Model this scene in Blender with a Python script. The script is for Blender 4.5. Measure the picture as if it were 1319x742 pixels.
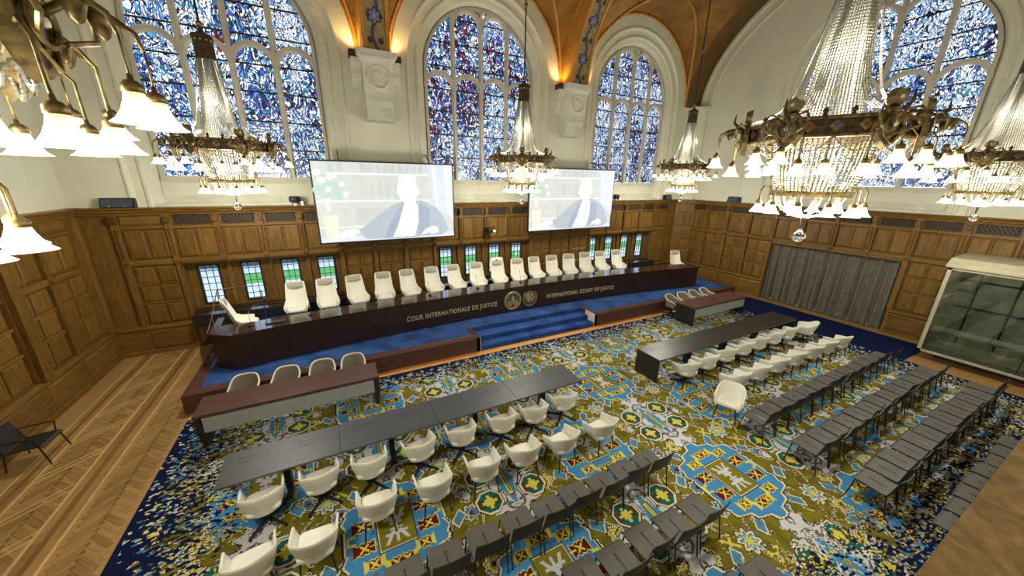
import bpy, math, random
from mathutils import Vector, Matrix
R = random.Random(7)
PI = math.pi
for o in list(bpy.data.objects): bpy.data.objects.remove(o)
scn = bpy.context.scene
COL = scn.collection
# ------------------------------------------------------------------ camera
HC = 5.5
FPX, PITCH, ROLL, YAW = 448.7, math.radians(17.18), math.radians(.888), math.radians(27.445)
cam_d = bpy.data.cameras.new('camera'); cam = bpy.data.objects.new('camera', cam_d); COL.objects.link(cam)
cam_d.sensor_fit = 'HORIZONTAL'; cam_d.sensor_width = 36; cam_d.lens = FPX / 1319 * 36; cam_d.clip_start = .02; cam_d.clip_end = 400
fw = Vector((math.sin(YAW)*math.cos(PITCH), math.cos(YAW)*math.cos(PITCH), -math.sin(PITCH)))
rt = Vector((math.cos(YAW), -math.sin(YAW), 0)); up = rt.cross(fw)
r2 = rt*math.cos(ROLL) + up*math.sin(ROLL); u2 = up*math.cos(ROLL) - rt*math.sin(ROLL)
cam.matrix_world = Matrix(((r2.x, u2.x, -fw.x, 0), (r2.y, u2.y, -fw.y, 0), (r2.z, u2.z, -fw.z, HC), (0, 0, 0, 1)))
scn.camera = cam
# ------------------------------------------------------------------ world, exposure
scn.view_settings.view_transform = 'Standard'; scn.view_settings.look = 'None'
scn.view_settings.exposure = 0.15; scn.view_settings.gamma = 1; scn.view_settings.use_curve_mapping = False
w = bpy.data.worlds.new('sky'); scn.world = w; w.use_nodes = True
w.node_tree.nodes['Background'].inputs[0].default_value = (.80, .88, 1, 1)
w.node_tree.nodes['Background'].inputs[1].default_value = 2.2
TENT_W, RING_W, LOW_W, UP_W = 135, 120, 520, 60        # chandelier and corbel lamp powers (W), used in their builders

# ------------------------------------------------------------------ room dimensions
YB, XL, XR, YF = 14.3, -6.4, 19.0, -.9
PIT = 8.13; BC = [-2.07, 6.06, 14.19]; PIERS = [1.995, 10.125]
ZC, ZS, ZSP = 4.58, 5.47, 9.4           # cornice, sill, springing
MODW = PIT/7

# ------------------------------------------------------------------ node helpers
class X:
    nt = None
    def __init__(s, k): s.k = k
    @staticmethod
    def m(op, *a):
        n = X.nt.nodes.new('ShaderNodeMath'); n.operation = op
        for i, q in enumerate(a):
            if isinstance(q, X): q = q.k
            if isinstance(q, (int, float)): n.inputs[i].default_value = q
            else: X.nt.links.new(q, n.inputs[i])
        return X(n.outputs[0])
    def __add__(s, o): return X.m('ADD', s, o)
    __radd__ = __add__
    def __sub__(s, o): return X.m('SUBTRACT', s, o)
    def __rsub__(s, o): return X.m('SUBTRACT', o, s)
    def __mul__(s, o): return X.m('MULTIPLY', s, o)
    __rmul__ = __mul__
    def __truediv__(s, o): return X.m('DIVIDE', s, o)
    def __lt__(s, o): return X.m('LESS_THAN', s, o)
    def __gt__(s, o): return X.m('GREATER_THAN', s, o)
def xabs(a): return X.m('ABSOLUTE', a)
def xmax(a, b): return X.m('MAXIMUM', a, b)
def xmin(a, b): return X.m('MINIMUM', a, b)
def xmod(a, b): return X.m('FLOORED_MODULO', a, b)
def xlen(a, b): return X.m('SQRT', a*a + b*b)
def xsel(c, a, b): return b + c*(a - b)          # c in 0..1
def col4(c): return (c[0], c[1], c[2], 1)
def lin(r, g, b):
    f = lambda v: ((v/255+.055)/1.055)**2.4 if v > 10.3 else v/255/12.92
    return (f(r), f(g), f(b))
def mixc(c, a, b):
    n = X.nt.nodes.new('ShaderNodeMix'); n.data_type = 'RGBA'
    if isinstance(c, X): X.nt.links.new(c.k, n.inputs[0])
    else: n.inputs[0].default_value = c
    for i, q in ((6, a), (7, b)):
        if isinstance(q, tuple): n.inputs[i].default_value = col4(q)
        else: X.nt.links.new(q, n.inputs[i])
    return n.outputs[2]
def node(t, **kw):
    n = X.nt.nodes.new(t)
    for k, v in kw.items(): setattr(n, k, v)
    return n
def noise(vec, scale, detail=2, rough=.5, dist=0):
    n = node('ShaderNodeTexNoise'); n.inputs['Scale'].default_value = scale; n.inputs['Detail'].default_value = detail
    n.inputs['Roughness'].default_value = rough; n.inputs['Distortion'].default_value = dist
    if vec is not None: X.nt.links.new(vec, n.inputs['Vector'])
    return n
def ramp(fac, stops, interp='LINEAR'):
    n = node('ShaderNodeValToRGB'); cr = n.color_ramp; cr.interpolation = interp
    while len(cr.elements) < len(stops): cr.elements.new(.5)
    for e, (p, c) in zip(cr.elements, stops): e.position = p; e.color = col4(c)
    X.nt.links.new(fac.k if isinstance(fac, X) else fac, n.inputs[0]); return n.outputs[0]
def mapping(src, scale=(1, 1, 1), rot=(0, 0, 0), loc=(0, 0, 0)):
    n = node('ShaderNodeMapping'); n.inputs['Scale'].default_value = scale; n.inputs['Rotation'].default_value = rot; n.inputs['Location'].default_value = loc
    X.nt.links.new(src, n.inputs[0]); return n.outputs[0]
def newmat(name):
    m = bpy.data.materials.new(name); m.use_nodes = True; X.nt = m.node_tree
    return m, m.node_tree.nodes['Principled BSDF']
def setc(b, s, c):
    if isinstance(c, tuple): b.inputs[s].default_value = col4(c)
    else: X.nt.links.new(c, b.inputs[s])
MATS = {}
def plain(name, c, rough=.5, metal=0, spec=.5, vary=.06, vscale=6, emit=0, ecol=None, trans=0, bump=0):
    """principled with a fine procedural tone variation"""
    m, b = newmat(name)
    tc = node('ShaderNodeTexCoord').outputs['Object']
    n = noise(tc, vscale, 3)
    lo = tuple(v*(1-vary*2) for v in c); hi = tuple(min(1, v*(1+vary*2)) for v in c)
    setc(b, 'Base Color', ramp(n.outputs[0], [(.3, lo), (.7, hi)]))
    b.inputs['Roughness'].default_value = rough; b.inputs['Metallic'].default_value = metal
    b.inputs['Specular IOR Level'].default_value = spec; b.inputs['Transmission Weight'].default_value = trans
    if emit:
        setc(b, 'Emission Color', ecol or c); b.inputs['Emission Strength'].default_value = emit
    if bump:
        bn = node('ShaderNodeBump'); bn.inputs['Strength'].default_value = bump; X.nt.links.new(noise(tc, vscale*8, 3).outputs[0], bn.inputs['Height']); X.nt.links.new(bn.outputs[0], b.inputs['Normal'])
    MATS[name] = m; return m
def wood(name, dark, light, rough=.4, grain=(1, 1, 12), scale=2.0, vary=.25, spec=.4, dist=.6):
    """wood: grain lines stretched along one axis (small scale = along), every piece of its own tone"""
    m, b = newmat(name)
    tc = node('ShaderNodeTexCoord').outputs['Object']
    oi = node('ShaderNodeObjectInfo')
    off = node('ShaderNodeVectorMath', operation='ADD'); X.nt.links.new(tc, off.inputs[0])
    sc = X(oi.outputs['Random'])*37.0
    cb = node('ShaderNodeCombineXYZ'); [X.nt.links.new(sc.k, cb.inputs[i]) for i in range(3)]
    X.nt.links.new(cb.outputs[0], off.inputs[1])
    v = mapping(off.outputs[0], grain)
    n1 = noise(v, scale, 4, .6, dist); n2 = noise(v, scale*5, 2)
    f = X(n1.outputs[0])*.7 + X(n2.outputs[0])*.3
    f = f + (X(oi.outputs['Random'])-.5)*vary
    setc(b, 'Base Color', ramp(f, [(.3, dark), (.72, light)]))
    b.inputs['Roughness'].default_value = rough; b.inputs['Specular IOR Level'].default_value = spec
    MATS[name] = m; return m

# ------------------------------------------------------------------ mesh helpers
class MB:
    def __init__(s): s.v = []; s.f = []; s.mi = []; s.sm = False
    def add(s, vs, fs, mi=0):
        o = len(s.v); s.v += [tuple(q) for q in vs]; s.f += [tuple(i+o for i in f) for f in fs]; s.mi += [mi]*len(fs); return s
    def box(s, x0, x1, y0, y1, z0, z1, mi=0):
        return s.add([(x0,y0,z0),(x1,y0,z0),(x1,y1,z0),(x0,y1,z0),(x0,y0,z1),(x1,y0,z1),(x1,y1,z1),(x0,y1,z1)],
                     [(0,3,2,1),(4,5,6,7),(0,1,5,4),(1,2,6,5),(2,3,7,6),(3,0,4,7)], mi)
    def frus(s, a, b):     # two equal rings of points -> closed prism
        n = len(a); fs = [tuple(range(n))[::-1], tuple(range(n, 2*n))]
        fs += [(i, (i+1) % n, n+(i+1) % n, n+i) for i in range(n)]
        return s.add(list(a)+list(b), fs)
    def prism(s, poly, axis, a, b):   # polygon extruded along axis 'y' (x,z poly), 'z' (x,y poly) or 'x' (y,z poly)
        P = {'y': lambda p, t: (p[0], t, p[1]), 'z': lambda p, t: (p[0], p[1], t), 'x': lambda p, t: (t, p[0], p[1])}[axis]
        return s.frus([P(p, a) for p in poly], [P(p, b) for p in poly])
    def tube(s, pts, r, n=8, close=False, cap=True):
        pts = [Vector(p) for p in pts]; rr = r if isinstance(r, (list, tuple)) else [r]*len(pts); N = len(pts); o = len(s.v)
        ref = None; rings = []
        for i, p in enumerate(pts):
            t = (pts[(i+1) % N] - pts[i-1]) if close else (pts[min(i+1, N-1)] - pts[max(i-1, 0)])
            if t.length < 1e-9: t = Vector((0, 0, 1))
            t.normalize()
            if ref is None: ref = Vector((0, 0, 1)) if abs(t.z) < .9 else Vector((1, 0, 0))
            a = (ref - t*ref.dot(t))
            if a.length < 1e-6: a = t.orthogonal()
            a.normalize(); ref = a; b = t.cross(a)
            rings.append([p + (a*math.cos(2*PI*k/n) + b*math.sin(2*PI*k/n))*rr[i] for k in range(n)])
        vs = [q for g in rings for q in g]; fs = []
        for i in range(N if close else N-1):
            j = (i+1) % N
            fs += [(i*n+k, i*n+(k+1) % n, j*n+(k+1) % n, j*n+k) for k in range(n)]
        if cap and not close: fs += [tuple(range(n))[::-1], tuple((N-1)*n+k for k in range(n))]
        return s.add(vs, fs)
    def lathe(s, prof, n=16, c=(0, 0, 0), cap=True, mi=0):   # prof: (r, z) list
        vs = []; fs = []; m = len(prof)
        for r, z in prof: vs += [(c[0]+r*math.cos(2*PI*k/n), c[1]+r*math.sin(2*PI*k/n), c[2]+z) for k in range(n)]
        for i in range(m-1): fs += [(i*n+k, i*n+(k+1) % n, (i+1)*n+(k+1) % n, (i+1)*n+k) for k in range(n)]
        if cap:
            if prof[0][0] > 1e-6: fs.append(tuple(range(n))[::-1])
            if prof[-1][0] > 1e-6: fs.append(tuple((m-1)*n+k for k in range(n)))
        return s.add(vs, fs, mi)
    def grid(s, P, nu, nv, wrapu=False):   # P[i][j]
        vs = [P[i][j] for i in range(nu) for j in range(nv)]
        fs = [(i*nv+j, ((i+1) % nu)*nv+j, ((i+1) % nu)*nv+j+1, i*nv+j+1) for i in range(nu if wrapu else nu-1) for j in range(nv-1)]
        return s.add(vs, fs)
    def mesh(s, name, mat, smooth=False):
        me = bpy.data.meshes.new(name); me.from_pydata(s.v, [], s.f)
        for m in (mat if isinstance(mat, (list, tuple)) else [mat]): me.materials.append(MATS[m] if isinstance(m, str) else m)
        if any(s.mi): me.polygons.foreach_set('material_index', s.mi)
        if smooth: me.polygons.foreach_set('use_smooth', [True]*len(me.polygons))
        me.update(); return me
    def obj(s, name, mat, parent=None, loc=(0, 0, 0), rz=0, smooth=False):
        return link(name, s.mesh(name, mat, smooth), parent, loc, rz)
def link(name, data, parent=None, loc=(0, 0, 0), rz=0):
    o = bpy.data.objects.new(name, data); COL.objects.link(o); o.location = loc
    if rz: o.rotation_euler = (0, 0, rz)
    if parent: o.parent = parent
    return o
def tag(o, label=None, cat=None, group=None, kind=None):
    if label: o['label'] = label
    if cat: o['category'] = cat
    if group: o['group'] = group
    if kind: o['kind'] = kind
    return o
def thing(name, label, cat, loc=(0, 0, 0), rz=0, group=None):
    return tag(link(name, None, None, loc, rz), label, cat, group)
def copy_tree(o, parent=None):
    c = o.copy(); COL.objects.link(c)
    if parent: c.parent = parent
    for ch in [q for q in KIDS.get(o.name, o.children)]: copy_tree(ch, c)
    return c
KIDS = {}
CACHE = {}
def cached(key, fn):
    if key not in CACHE: CACHE[key] = fn()
    return CACHE[key]
def boxm(w, d, h, mat, bev=.006):     # bevelled box centred in x,y, base at z=0
    def mk():
        m = MB(); b = min(bev, w/3, d/3, h/3)
        def ring(i, z): return [(-w/2+i, -d/2+i, z), (w/2-i, -d/2+i, z), (w/2-i, d/2-i, z), (-w/2+i, d/2-i, z)]
        rs = [ring(b, 0), ring(0, b), ring(0, h-b), ring(b, h)]
        vs = sum(rs, []); fs = [(3, 2, 1, 0), (12, 13, 14, 15)]
        for k in range(3): fs += [(k*4+i, k*4+(i+1) % 4, k*4+4+(i+1) % 4, k*4+4+i) for i in range(4)]
        return m.add(vs, fs).mesh('box', mat)
    return cached(('bx', round(w, 3), round(d, 3), round(h, 3), mat), mk)
def rbox(w, d, h, r=.03, n=3, top=1.0, mat=None, name='cushion'):      # rounded slab, base z=0; top scales the top outline
    m = MB(); rings = []
    def outline(i, z, k):
        P = []
        hw, hd = w/2*k-i, d/2*k-i; rr = max(.004, min(r*2.2, hw*.9, hd*.9))
        for cx, cy, a0 in ((hw-rr, hd-rr, 0), (-hw+rr, hd-rr, 90), (-hw+rr, -hd+rr, 180), (hw-rr, -hd+rr, 270)):
            for q in range(n+1):
                a = math.radians(a0+90*q/n); P.append((cx+rr*math.cos(a), cy+rr*math.sin(a), z))
        return P
    for q in range(n+1):
        a = PI/2*q/n; rings.append(outline(r*(1-math.sin(a)), r*(1-math.cos(a)), 1))
    for q in range(n+1):
        a = PI/2*q/n; rings.append(outline(r*(1-math.cos(a)), h-r*(1-math.sin(a)), top))
    N = len(rings[0]); vs = sum(rings, []); fs = [tuple(range(N))[::-1], tuple(range((len(rings)-1)*N, len(rings)*N))]
    for k in range(len(rings)-1): fs += [(k*N+i, k*N+(i+1) % N, (k+1)*N+(i+1) % N, (k+1)*N+i) for i in range(N)]
    m.add(vs, fs); return m
def arcpts(cx, cz, r, a0, a1, n): return [(cx+r*math.cos(math.radians(a0+(a1-a0)*i/n)), cz+r*math.sin(math.radians(a0+(a1-a0)*i/n))) for i in range(n+1)]
# ------------------------------------------------------------------ materials
wood('oak_v', lin(80, 58, 22), lin(142, 105, 48), .38, (7, 7, .8), 2.2, .12)
wood('oak_h', lin(80, 58, 22), lin(142, 105, 48), .38, (.8, 7, 7), 2.2, .12)
wood('oak_carved', lin(62, 43, 18), lin(124, 88, 42), .45, (9, 9, 9), 3)
wood('parquet', lin(138, 106, 60), lin(180, 144, 90), .32, (1, 9, 9), 2.5, .3, .5)
wood('parquet_line', lin(196, 160, 96), lin(220, 184, 122), .35, (1, 9, 9), 2.5, .1)
wood('parquet_dark', lin(116, 82, 40), lin(150, 110, 60), .35, (1, 9, 9), 2.5, .1)
wood('wenge', lin(30, 19, 15), lin(66, 44, 36), .3, (1, 9, 9), 1.8, .05, .5)
wood('wenge_polished', lin(30, 20, 17), lin(64, 44, 37), .14, (1, 9, 9), 1.8, .05, .6)
wood('mahogany', lin(66, 40, 34), lin(98, 66, 58), .32, (1, 8, 8), 2, .05, .5)
wood('strip_wood_warm_lit', lin(206, 140, 66), lin(236, 176, 100), .35, (1, 9, 9), 2.5, .1)  # lighter orange parquet: warm light by the riser painted into the colour
wood('burl', lin(120, 96, 58), lin(206, 170, 116), .4, (2, 2, 2), 4, 0, .5, 3)
plain('plaster', lin(213, 213, 192), .8, vary=.03, vscale=.8)
plain('stone', lin(200, 200, 180), .75, vary=.05, vscale=3)
plain('tracery_stone', lin(196, 190, 170), .75, vary=.05, vscale=3)
plain('white_stone', lin(214, 211, 197), .7, vary=.05, vscale=8, bump=.03)
plain('grille', (.011, .012, .011), .7)
plain('lead', (.012, .012, .014), .6)
plain('black', (.014, .014, .015), .45)
plain('black_metal', (.012, .012, .013), .35, 0, .5)
plain('table_black', lin(72, 74, 78), .42, vary=.04, spec=.4)
plain('table_dark', lin(40, 36, 34), .35, vary=.04, spec=.4)
plain('slot_dark', lin(58, 56, 52), .6)
plain('groove', (.01, .01, .01), .6)
plain('seat_grey', lin(86, 83, 76), .55, vary=.04)
plain('back_black', lin(38, 37, 35), .5, vary=.04)
plain('leather', lin(232, 230, 216), .45, vary=.02, vscale=9)
plain('pillow', lin(172, 169, 152), .6, vary=.04, vscale=14)
plain('beige_fabric', lin(128, 120, 104), .8, vary=.05, vscale=30)
plain('cream_rim', lin(214, 208, 188), .5)
plain('modesty', lin(150, 155, 152), .35, vary=.03)
plain('steel', (.55, .56, .57), .25, 1)
plain('brass', lin(170, 136, 66), .35, 1, vary=.15, vscale=14)
plain('old_brass', lin(128, 112, 74), .42, .75, vary=.3, vscale=18)
plain('dark_bronze', lin(84, 68, 46), .5, .6, vary=.25, vscale=20)
plain('gold_letter', lin(206, 192, 150), .4, .3)
plain('pearl', (.9, .88, .82), .2)
plain('jewel', (.05, .12, .4), .1)
plain('jewel_red', (.3, .04, .04), .1)
plain('booth_frame', lin(172, 166, 140), .5)
plain('booth_inside', lin(168, 172, 156), .8)
plain('curtain', lin(108, 104, 92), .9, vary=.1, vscale=4)
plain('white_plastic', (.8, .8, .78), .4)
plain('gravel', lin(205, 205, 205), .9, vary=.1, vscale=3)
plain('lawn', lin(88, 160, 72), .9, vary=.15, vscale=2)
plain('hedge', lin(62, 84, 86), .9, vary=.3, vscale=5, bump=.6)
plain('pale_wall', lin(170, 175, 178), .9)
plain('pane_dark', lin(60, 70, 80), .15)
# blue dais carpet
def carpet_blue(name, c0, c1):
    m, b = newmat(name); g = node('ShaderNodeNewGeometry').outputs['Position']
    n = noise(g, 1.6, 4, .65)
    setc(b, 'Base Color', ramp(n.outputs[0], [(.35, c0), (.65, c1)])); b.inputs['Roughness'].default_value = .95; b.inputs['Specular IOR Level'].default_value = .1
    bn = node('ShaderNodeBump'); bn.inputs['Strength'].default_value = .3; X.nt.links.new(noise(g, 120, 2).outputs[0], bn.inputs['Height']); X.nt.links.new(bn.outputs[0], b.inputs['Normal'])
    MATS[name] = m
carpet_blue('blue_carpet', lin(36, 60, 108), lin(58, 88, 142))
carpet_blue('step_carpet', lin(34, 60, 118), lin(54, 88, 152))
carpet_blue('navy_carpet', lin(22, 36, 80), lin(30, 46, 94))
# gilded vault
def gilt():
    m, b = newmat('gilt'); g = node('ShaderNodeNewGeometry').outputs['Position']
    n = noise(g, 1.3, 5, .6); vo = node('ShaderNodeTexVoronoi', feature='DISTANCE_TO_EDGE'); vo.inputs['Scale'].default_value = 2.2
    wv = noise(g, 2.0, 3); va = node('ShaderNodeVectorMath', operation='MULTIPLY_ADD'); X.nt.links.new(wv.outputs[1], va.inputs[0]); va.inputs[1].default_value = (.6, .6, .6); X.nt.links.new(g, va.inputs[2])
    X.nt.links.new(va.outputs[0], vo.inputs['Vector'])
    base = ramp(n.outputs[0], [(.3, lin(112, 78, 30)), (.7, lin(164, 118, 52))])
    line = (X(vo.outputs['Distance']) < .035)*(X(noise(g, .45, 1).outputs[0]) > .52)
    setc(b, 'Base Color', mixc(line*.55, base, lin(84, 62, 26)))
    b.inputs['Roughness'].default_value = .5; b.inputs['Metallic'].default_value = .15; MATS['gilt'] = m
gilt()
plain('gilt_edge', lin(188, 134, 54), .45, .25, vary=.08)
plain('gilt_dark', lin(104, 78, 36), .5, .2, vary=.1)
def ornament():
    m, b = newmat('rib_ornament'); tc = node('ShaderNodeTexCoord').outputs['Object']
    s = node('ShaderNodeSeparateXYZ'); X.nt.links.new(tc, s.inputs[0])
    x, y, z = [X(s.outputs[i]) for i in range(3)]
    t = X.m('ARCTAN2', z - 9.4, 6.9 - y)*6.2
    wob = X.m('SINE', t*5.2)*.09
    stem = xabs(x - wob) < .05
    c = xmod(t, 1.2) - .6
    ros = xlen(x, c); pet = ros + X.m('COSINE', X.m('ARCTAN2', c, x)*6.0)*.035
    lf = xlen(xabs(x) - .16, xmod(t + .3, .6) - .3)
    base = ramp(noise(tc, 9, 3).outputs[0], [(.35, lin(126, 108, 64)), (.7, lin(168, 150, 98))])
    k = mixc(stem, base, lin(66, 58, 92)); k = mixc(lf < .085, k, lin(58, 44, 36)); k = mixc(pet < .2, k, lin(52, 44, 60)); k = mixc(pet < .15, k, lin(112, 108, 168)); k = mixc(ros < .04, k, lin(190, 150, 60))
    k = mixc(xabs(x) > .27, k, lin(188, 170, 120)); k = mixc(xabs(x) > .29, k, lin(110, 74, 32))
    setc(b, 'Base Color', k); b.inputs['Roughness'].default_value = .55; MATS['rib_ornament'] = m
ornament()
# stained glass, lit from outside by daylight
def stained(name, off, red, deep, strength, bias):
    m, b = newmat(name); g = node('ShaderNodeNewGeometry').outputs['Position']
    v = mapping(g, (1, 1, .62), (0, 0, 0), (off, off*1.7, off*.3))
    wn = noise(v, 2.2, 2); va = node('ShaderNodeVectorMath', operation='MULTIPLY_ADD'); X.nt.links.new(wn.outputs[1], va.inputs[0]); va.inputs[1].default_value = (.85, .85, .85); X.nt.links.new(v, va.inputs[2])
    def vor(feat, sc):
        n = node('ShaderNodeTexVoronoi', feature=feat); n.inputs['Scale'].default_value = sc; X.nt.links.new(va.outputs[0], n.inputs['Vector']); return n
    f1, e1 = vor('F1', 16), vor('DISTANCE_TO_EDGE', 16)
    e2 = vor('DISTANCE_TO_EDGE', 3.0)
    sc = node('ShaderNodeSeparateColor'); X.nt.links.new(f1.outputs['Color'], sc.inputs[0])
    r1, rb = X(sc.outputs[0]), X(sc.outputs[1])
    area = X(noise(v, .9, 3).outputs[0])
    f = r1*.70 + (area - .5)*1.0 + bias
    pal = ramp(f, [(0, (.02, .03, .12)), (.12, lin(30, 46, 104)), (.22, lin(48, 88, 172)), (.31, lin(74, 70, 150)), (.37, lin(84, 140, 206)), (.47, lin(36, 112, 142)), (.53, lin(160, 192, 236)), (.62, (.92, .95, 1)), (.82, lin(190, 206, 232))], 'CONSTANT')
    pal = mixc((rb > 1-red)*(area < .46), pal, lin(150, 20, 50))
    pal = mixc((rb < deep)*(area < .47), pal, (.02, .02, .03))
    lead = xmax(X(e1.outputs['Distance']) < .085, X(e2.outputs['Distance']) < .026)
    k = mixc(lead, pal, (.004, .004, .008))
    setc(b, 'Base Color', (.02, .02, .03)); b.inputs['Roughness'].default_value = .2
    setc(b, 'Emission Color', k); b.inputs['Emission Strength'].default_value = strength
    m.cycles.emission_sampling = 'NONE'
    MATS[name] = m
stained('stained_a', 0, .02, .1, 1.55, .29); stained('stained_b', 13.3, .14, .22, 1.4, .25); stained('stained_c', 31.7, .06, .28, 1.4, .25); stained('stained_d', 57.1, .0, .04, 1.6, .33)
# clear window glass
def clear(name, c, refl):
    m, b = newmat(name); nt = X.nt; nt.nodes.remove(b)
    t = node('ShaderNodeBsdfTransparent'); t.inputs[0].default_value = col4(c); g = node('ShaderNodeBsdfGlossy'); g.inputs['Roughness'].default_value = .03
    mx = node('ShaderNodeMixShader'); mx.inputs[0].default_value = refl
    nt.links.new(t.outputs[0], mx.inputs[1]); nt.links.new(g.outputs[0], mx.inputs[2]); nt.links.new(mx.outputs[0], nt.nodes['Material Output'].inputs[0]); MATS[name] = m
clear('glass', (.86, .94, 1), .06); clear('rail_glass', (.62, .62, .56), .1); clear('booth_glass', (.62, .66, .6), .13)
# glass beads and lamp shades
def bead(name, c):
    m, b = newmat(name); nt = X.nt; nt.nodes.remove(b)
    d = node('ShaderNodeBsdfDiffuse'); d.inputs[0].default_value = col4(c); t = node('ShaderNodeBsdfTranslucent'); t.inputs[0].default_value = col4(c)
    g = node('ShaderNodeBsdfGlossy'); g.inputs['Roughness'].default_value = .15
    a = node('ShaderNodeMixShader'); a.inputs[0].default_value = .5; nt.links.new(d.outputs[0], a.inputs[1]); nt.links.new(t.outputs[0], a.inputs[2])
    b2 = node('ShaderNodeMixShader'); b2.inputs[0].default_value = .25; nt.links.new(a.outputs[0], b2.inputs[1]); nt.links.new(g.outputs[0], b2.inputs[2])
    nt.links.new(b2.outputs[0], nt.nodes['Material Output'].inputs[0]); MATS[name] = m
bead('bead', (.34, .33, .28)); bead('basket_bead', (.22, .2, .14))
def crystal():
    m, b = newmat('crystal'); setc(b, 'Base Color', (.95, .96, .95)); b.inputs['Transmission Weight'].default_value = 1; b.inputs['Roughness'].default_value = .03; b.inputs['IOR'].default_value = 1.5; MATS['crystal'] = m
crystal()
def glow(name, c, s):
    m, b = newmat(name); setc(b, 'Base Color', c); setc(b, 'Emission Color', c); b.inputs['Emission Strength'].default_value = s; b.inputs['Roughness'].default_value = .4
    m.cycles.emission_sampling = 'NONE'; MATS[name] = m
glow('bulb', (1, .86, .6), 12); glow('lens_lit', (1, .72, .36), 4)
def shade_mat():
    m, b = newmat('shade_lit'); g = node('ShaderNodeTexCoord').outputs['Generated']; s = node('ShaderNodeSeparateXYZ'); X.nt.links.new(g, s.inputs[0])
    k = ramp(s.outputs[2], [(0, (1, .96, .84)), (.55, (1, .95, .78)), (1, (.75, .5, .2))])
    setc(b, 'Base Color', (.9, .86, .74)); setc(b, 'Emission Color', k); b.inputs['Emission Strength'].default_value = 1.2; m.cycles.emission_sampling = 'NONE'; MATS['shade_lit'] = m
shade_mat()
def screen(name, c, s=1.0):
    m, b = newmat(name); tc = node('ShaderNodeTexCoord').outputs['Object']; n = noise(tc, 3, 2)
    setc(b, 'Base Color', (.05, .05, .05)); setc(b, 'Emission Color', ramp(n.outputs[0], [(.3, tuple(v*.94 for v in c)), (.7, tuple(min(1, v*1.04) for v in c))])); b.inputs['Emission Strength'].default_value = s
    b.inputs['Roughness'].default_value = .6; m.cycles.emission_sampling = 'NONE'; MATS[name] = m
for n_, c_ in dict(bg=(212, 216, 208), shelf=(240, 244, 240), books=(200, 205, 200), suit=(160, 174, 190), suit2=(180, 190, 200), skin=(250, 250, 244), shirt=(254, 254, 252), drape=(214, 222, 246), drape2=(238, 242, 254), leaf=(190, 216, 200), petal=(252, 252, 250), rose=(236, 230, 226), desk=(222, 226, 240), tableb=(232, 232, 212), feat=(238, 240, 236)).items():
    screen('scr_'+n_, lin(*c_))

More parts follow.
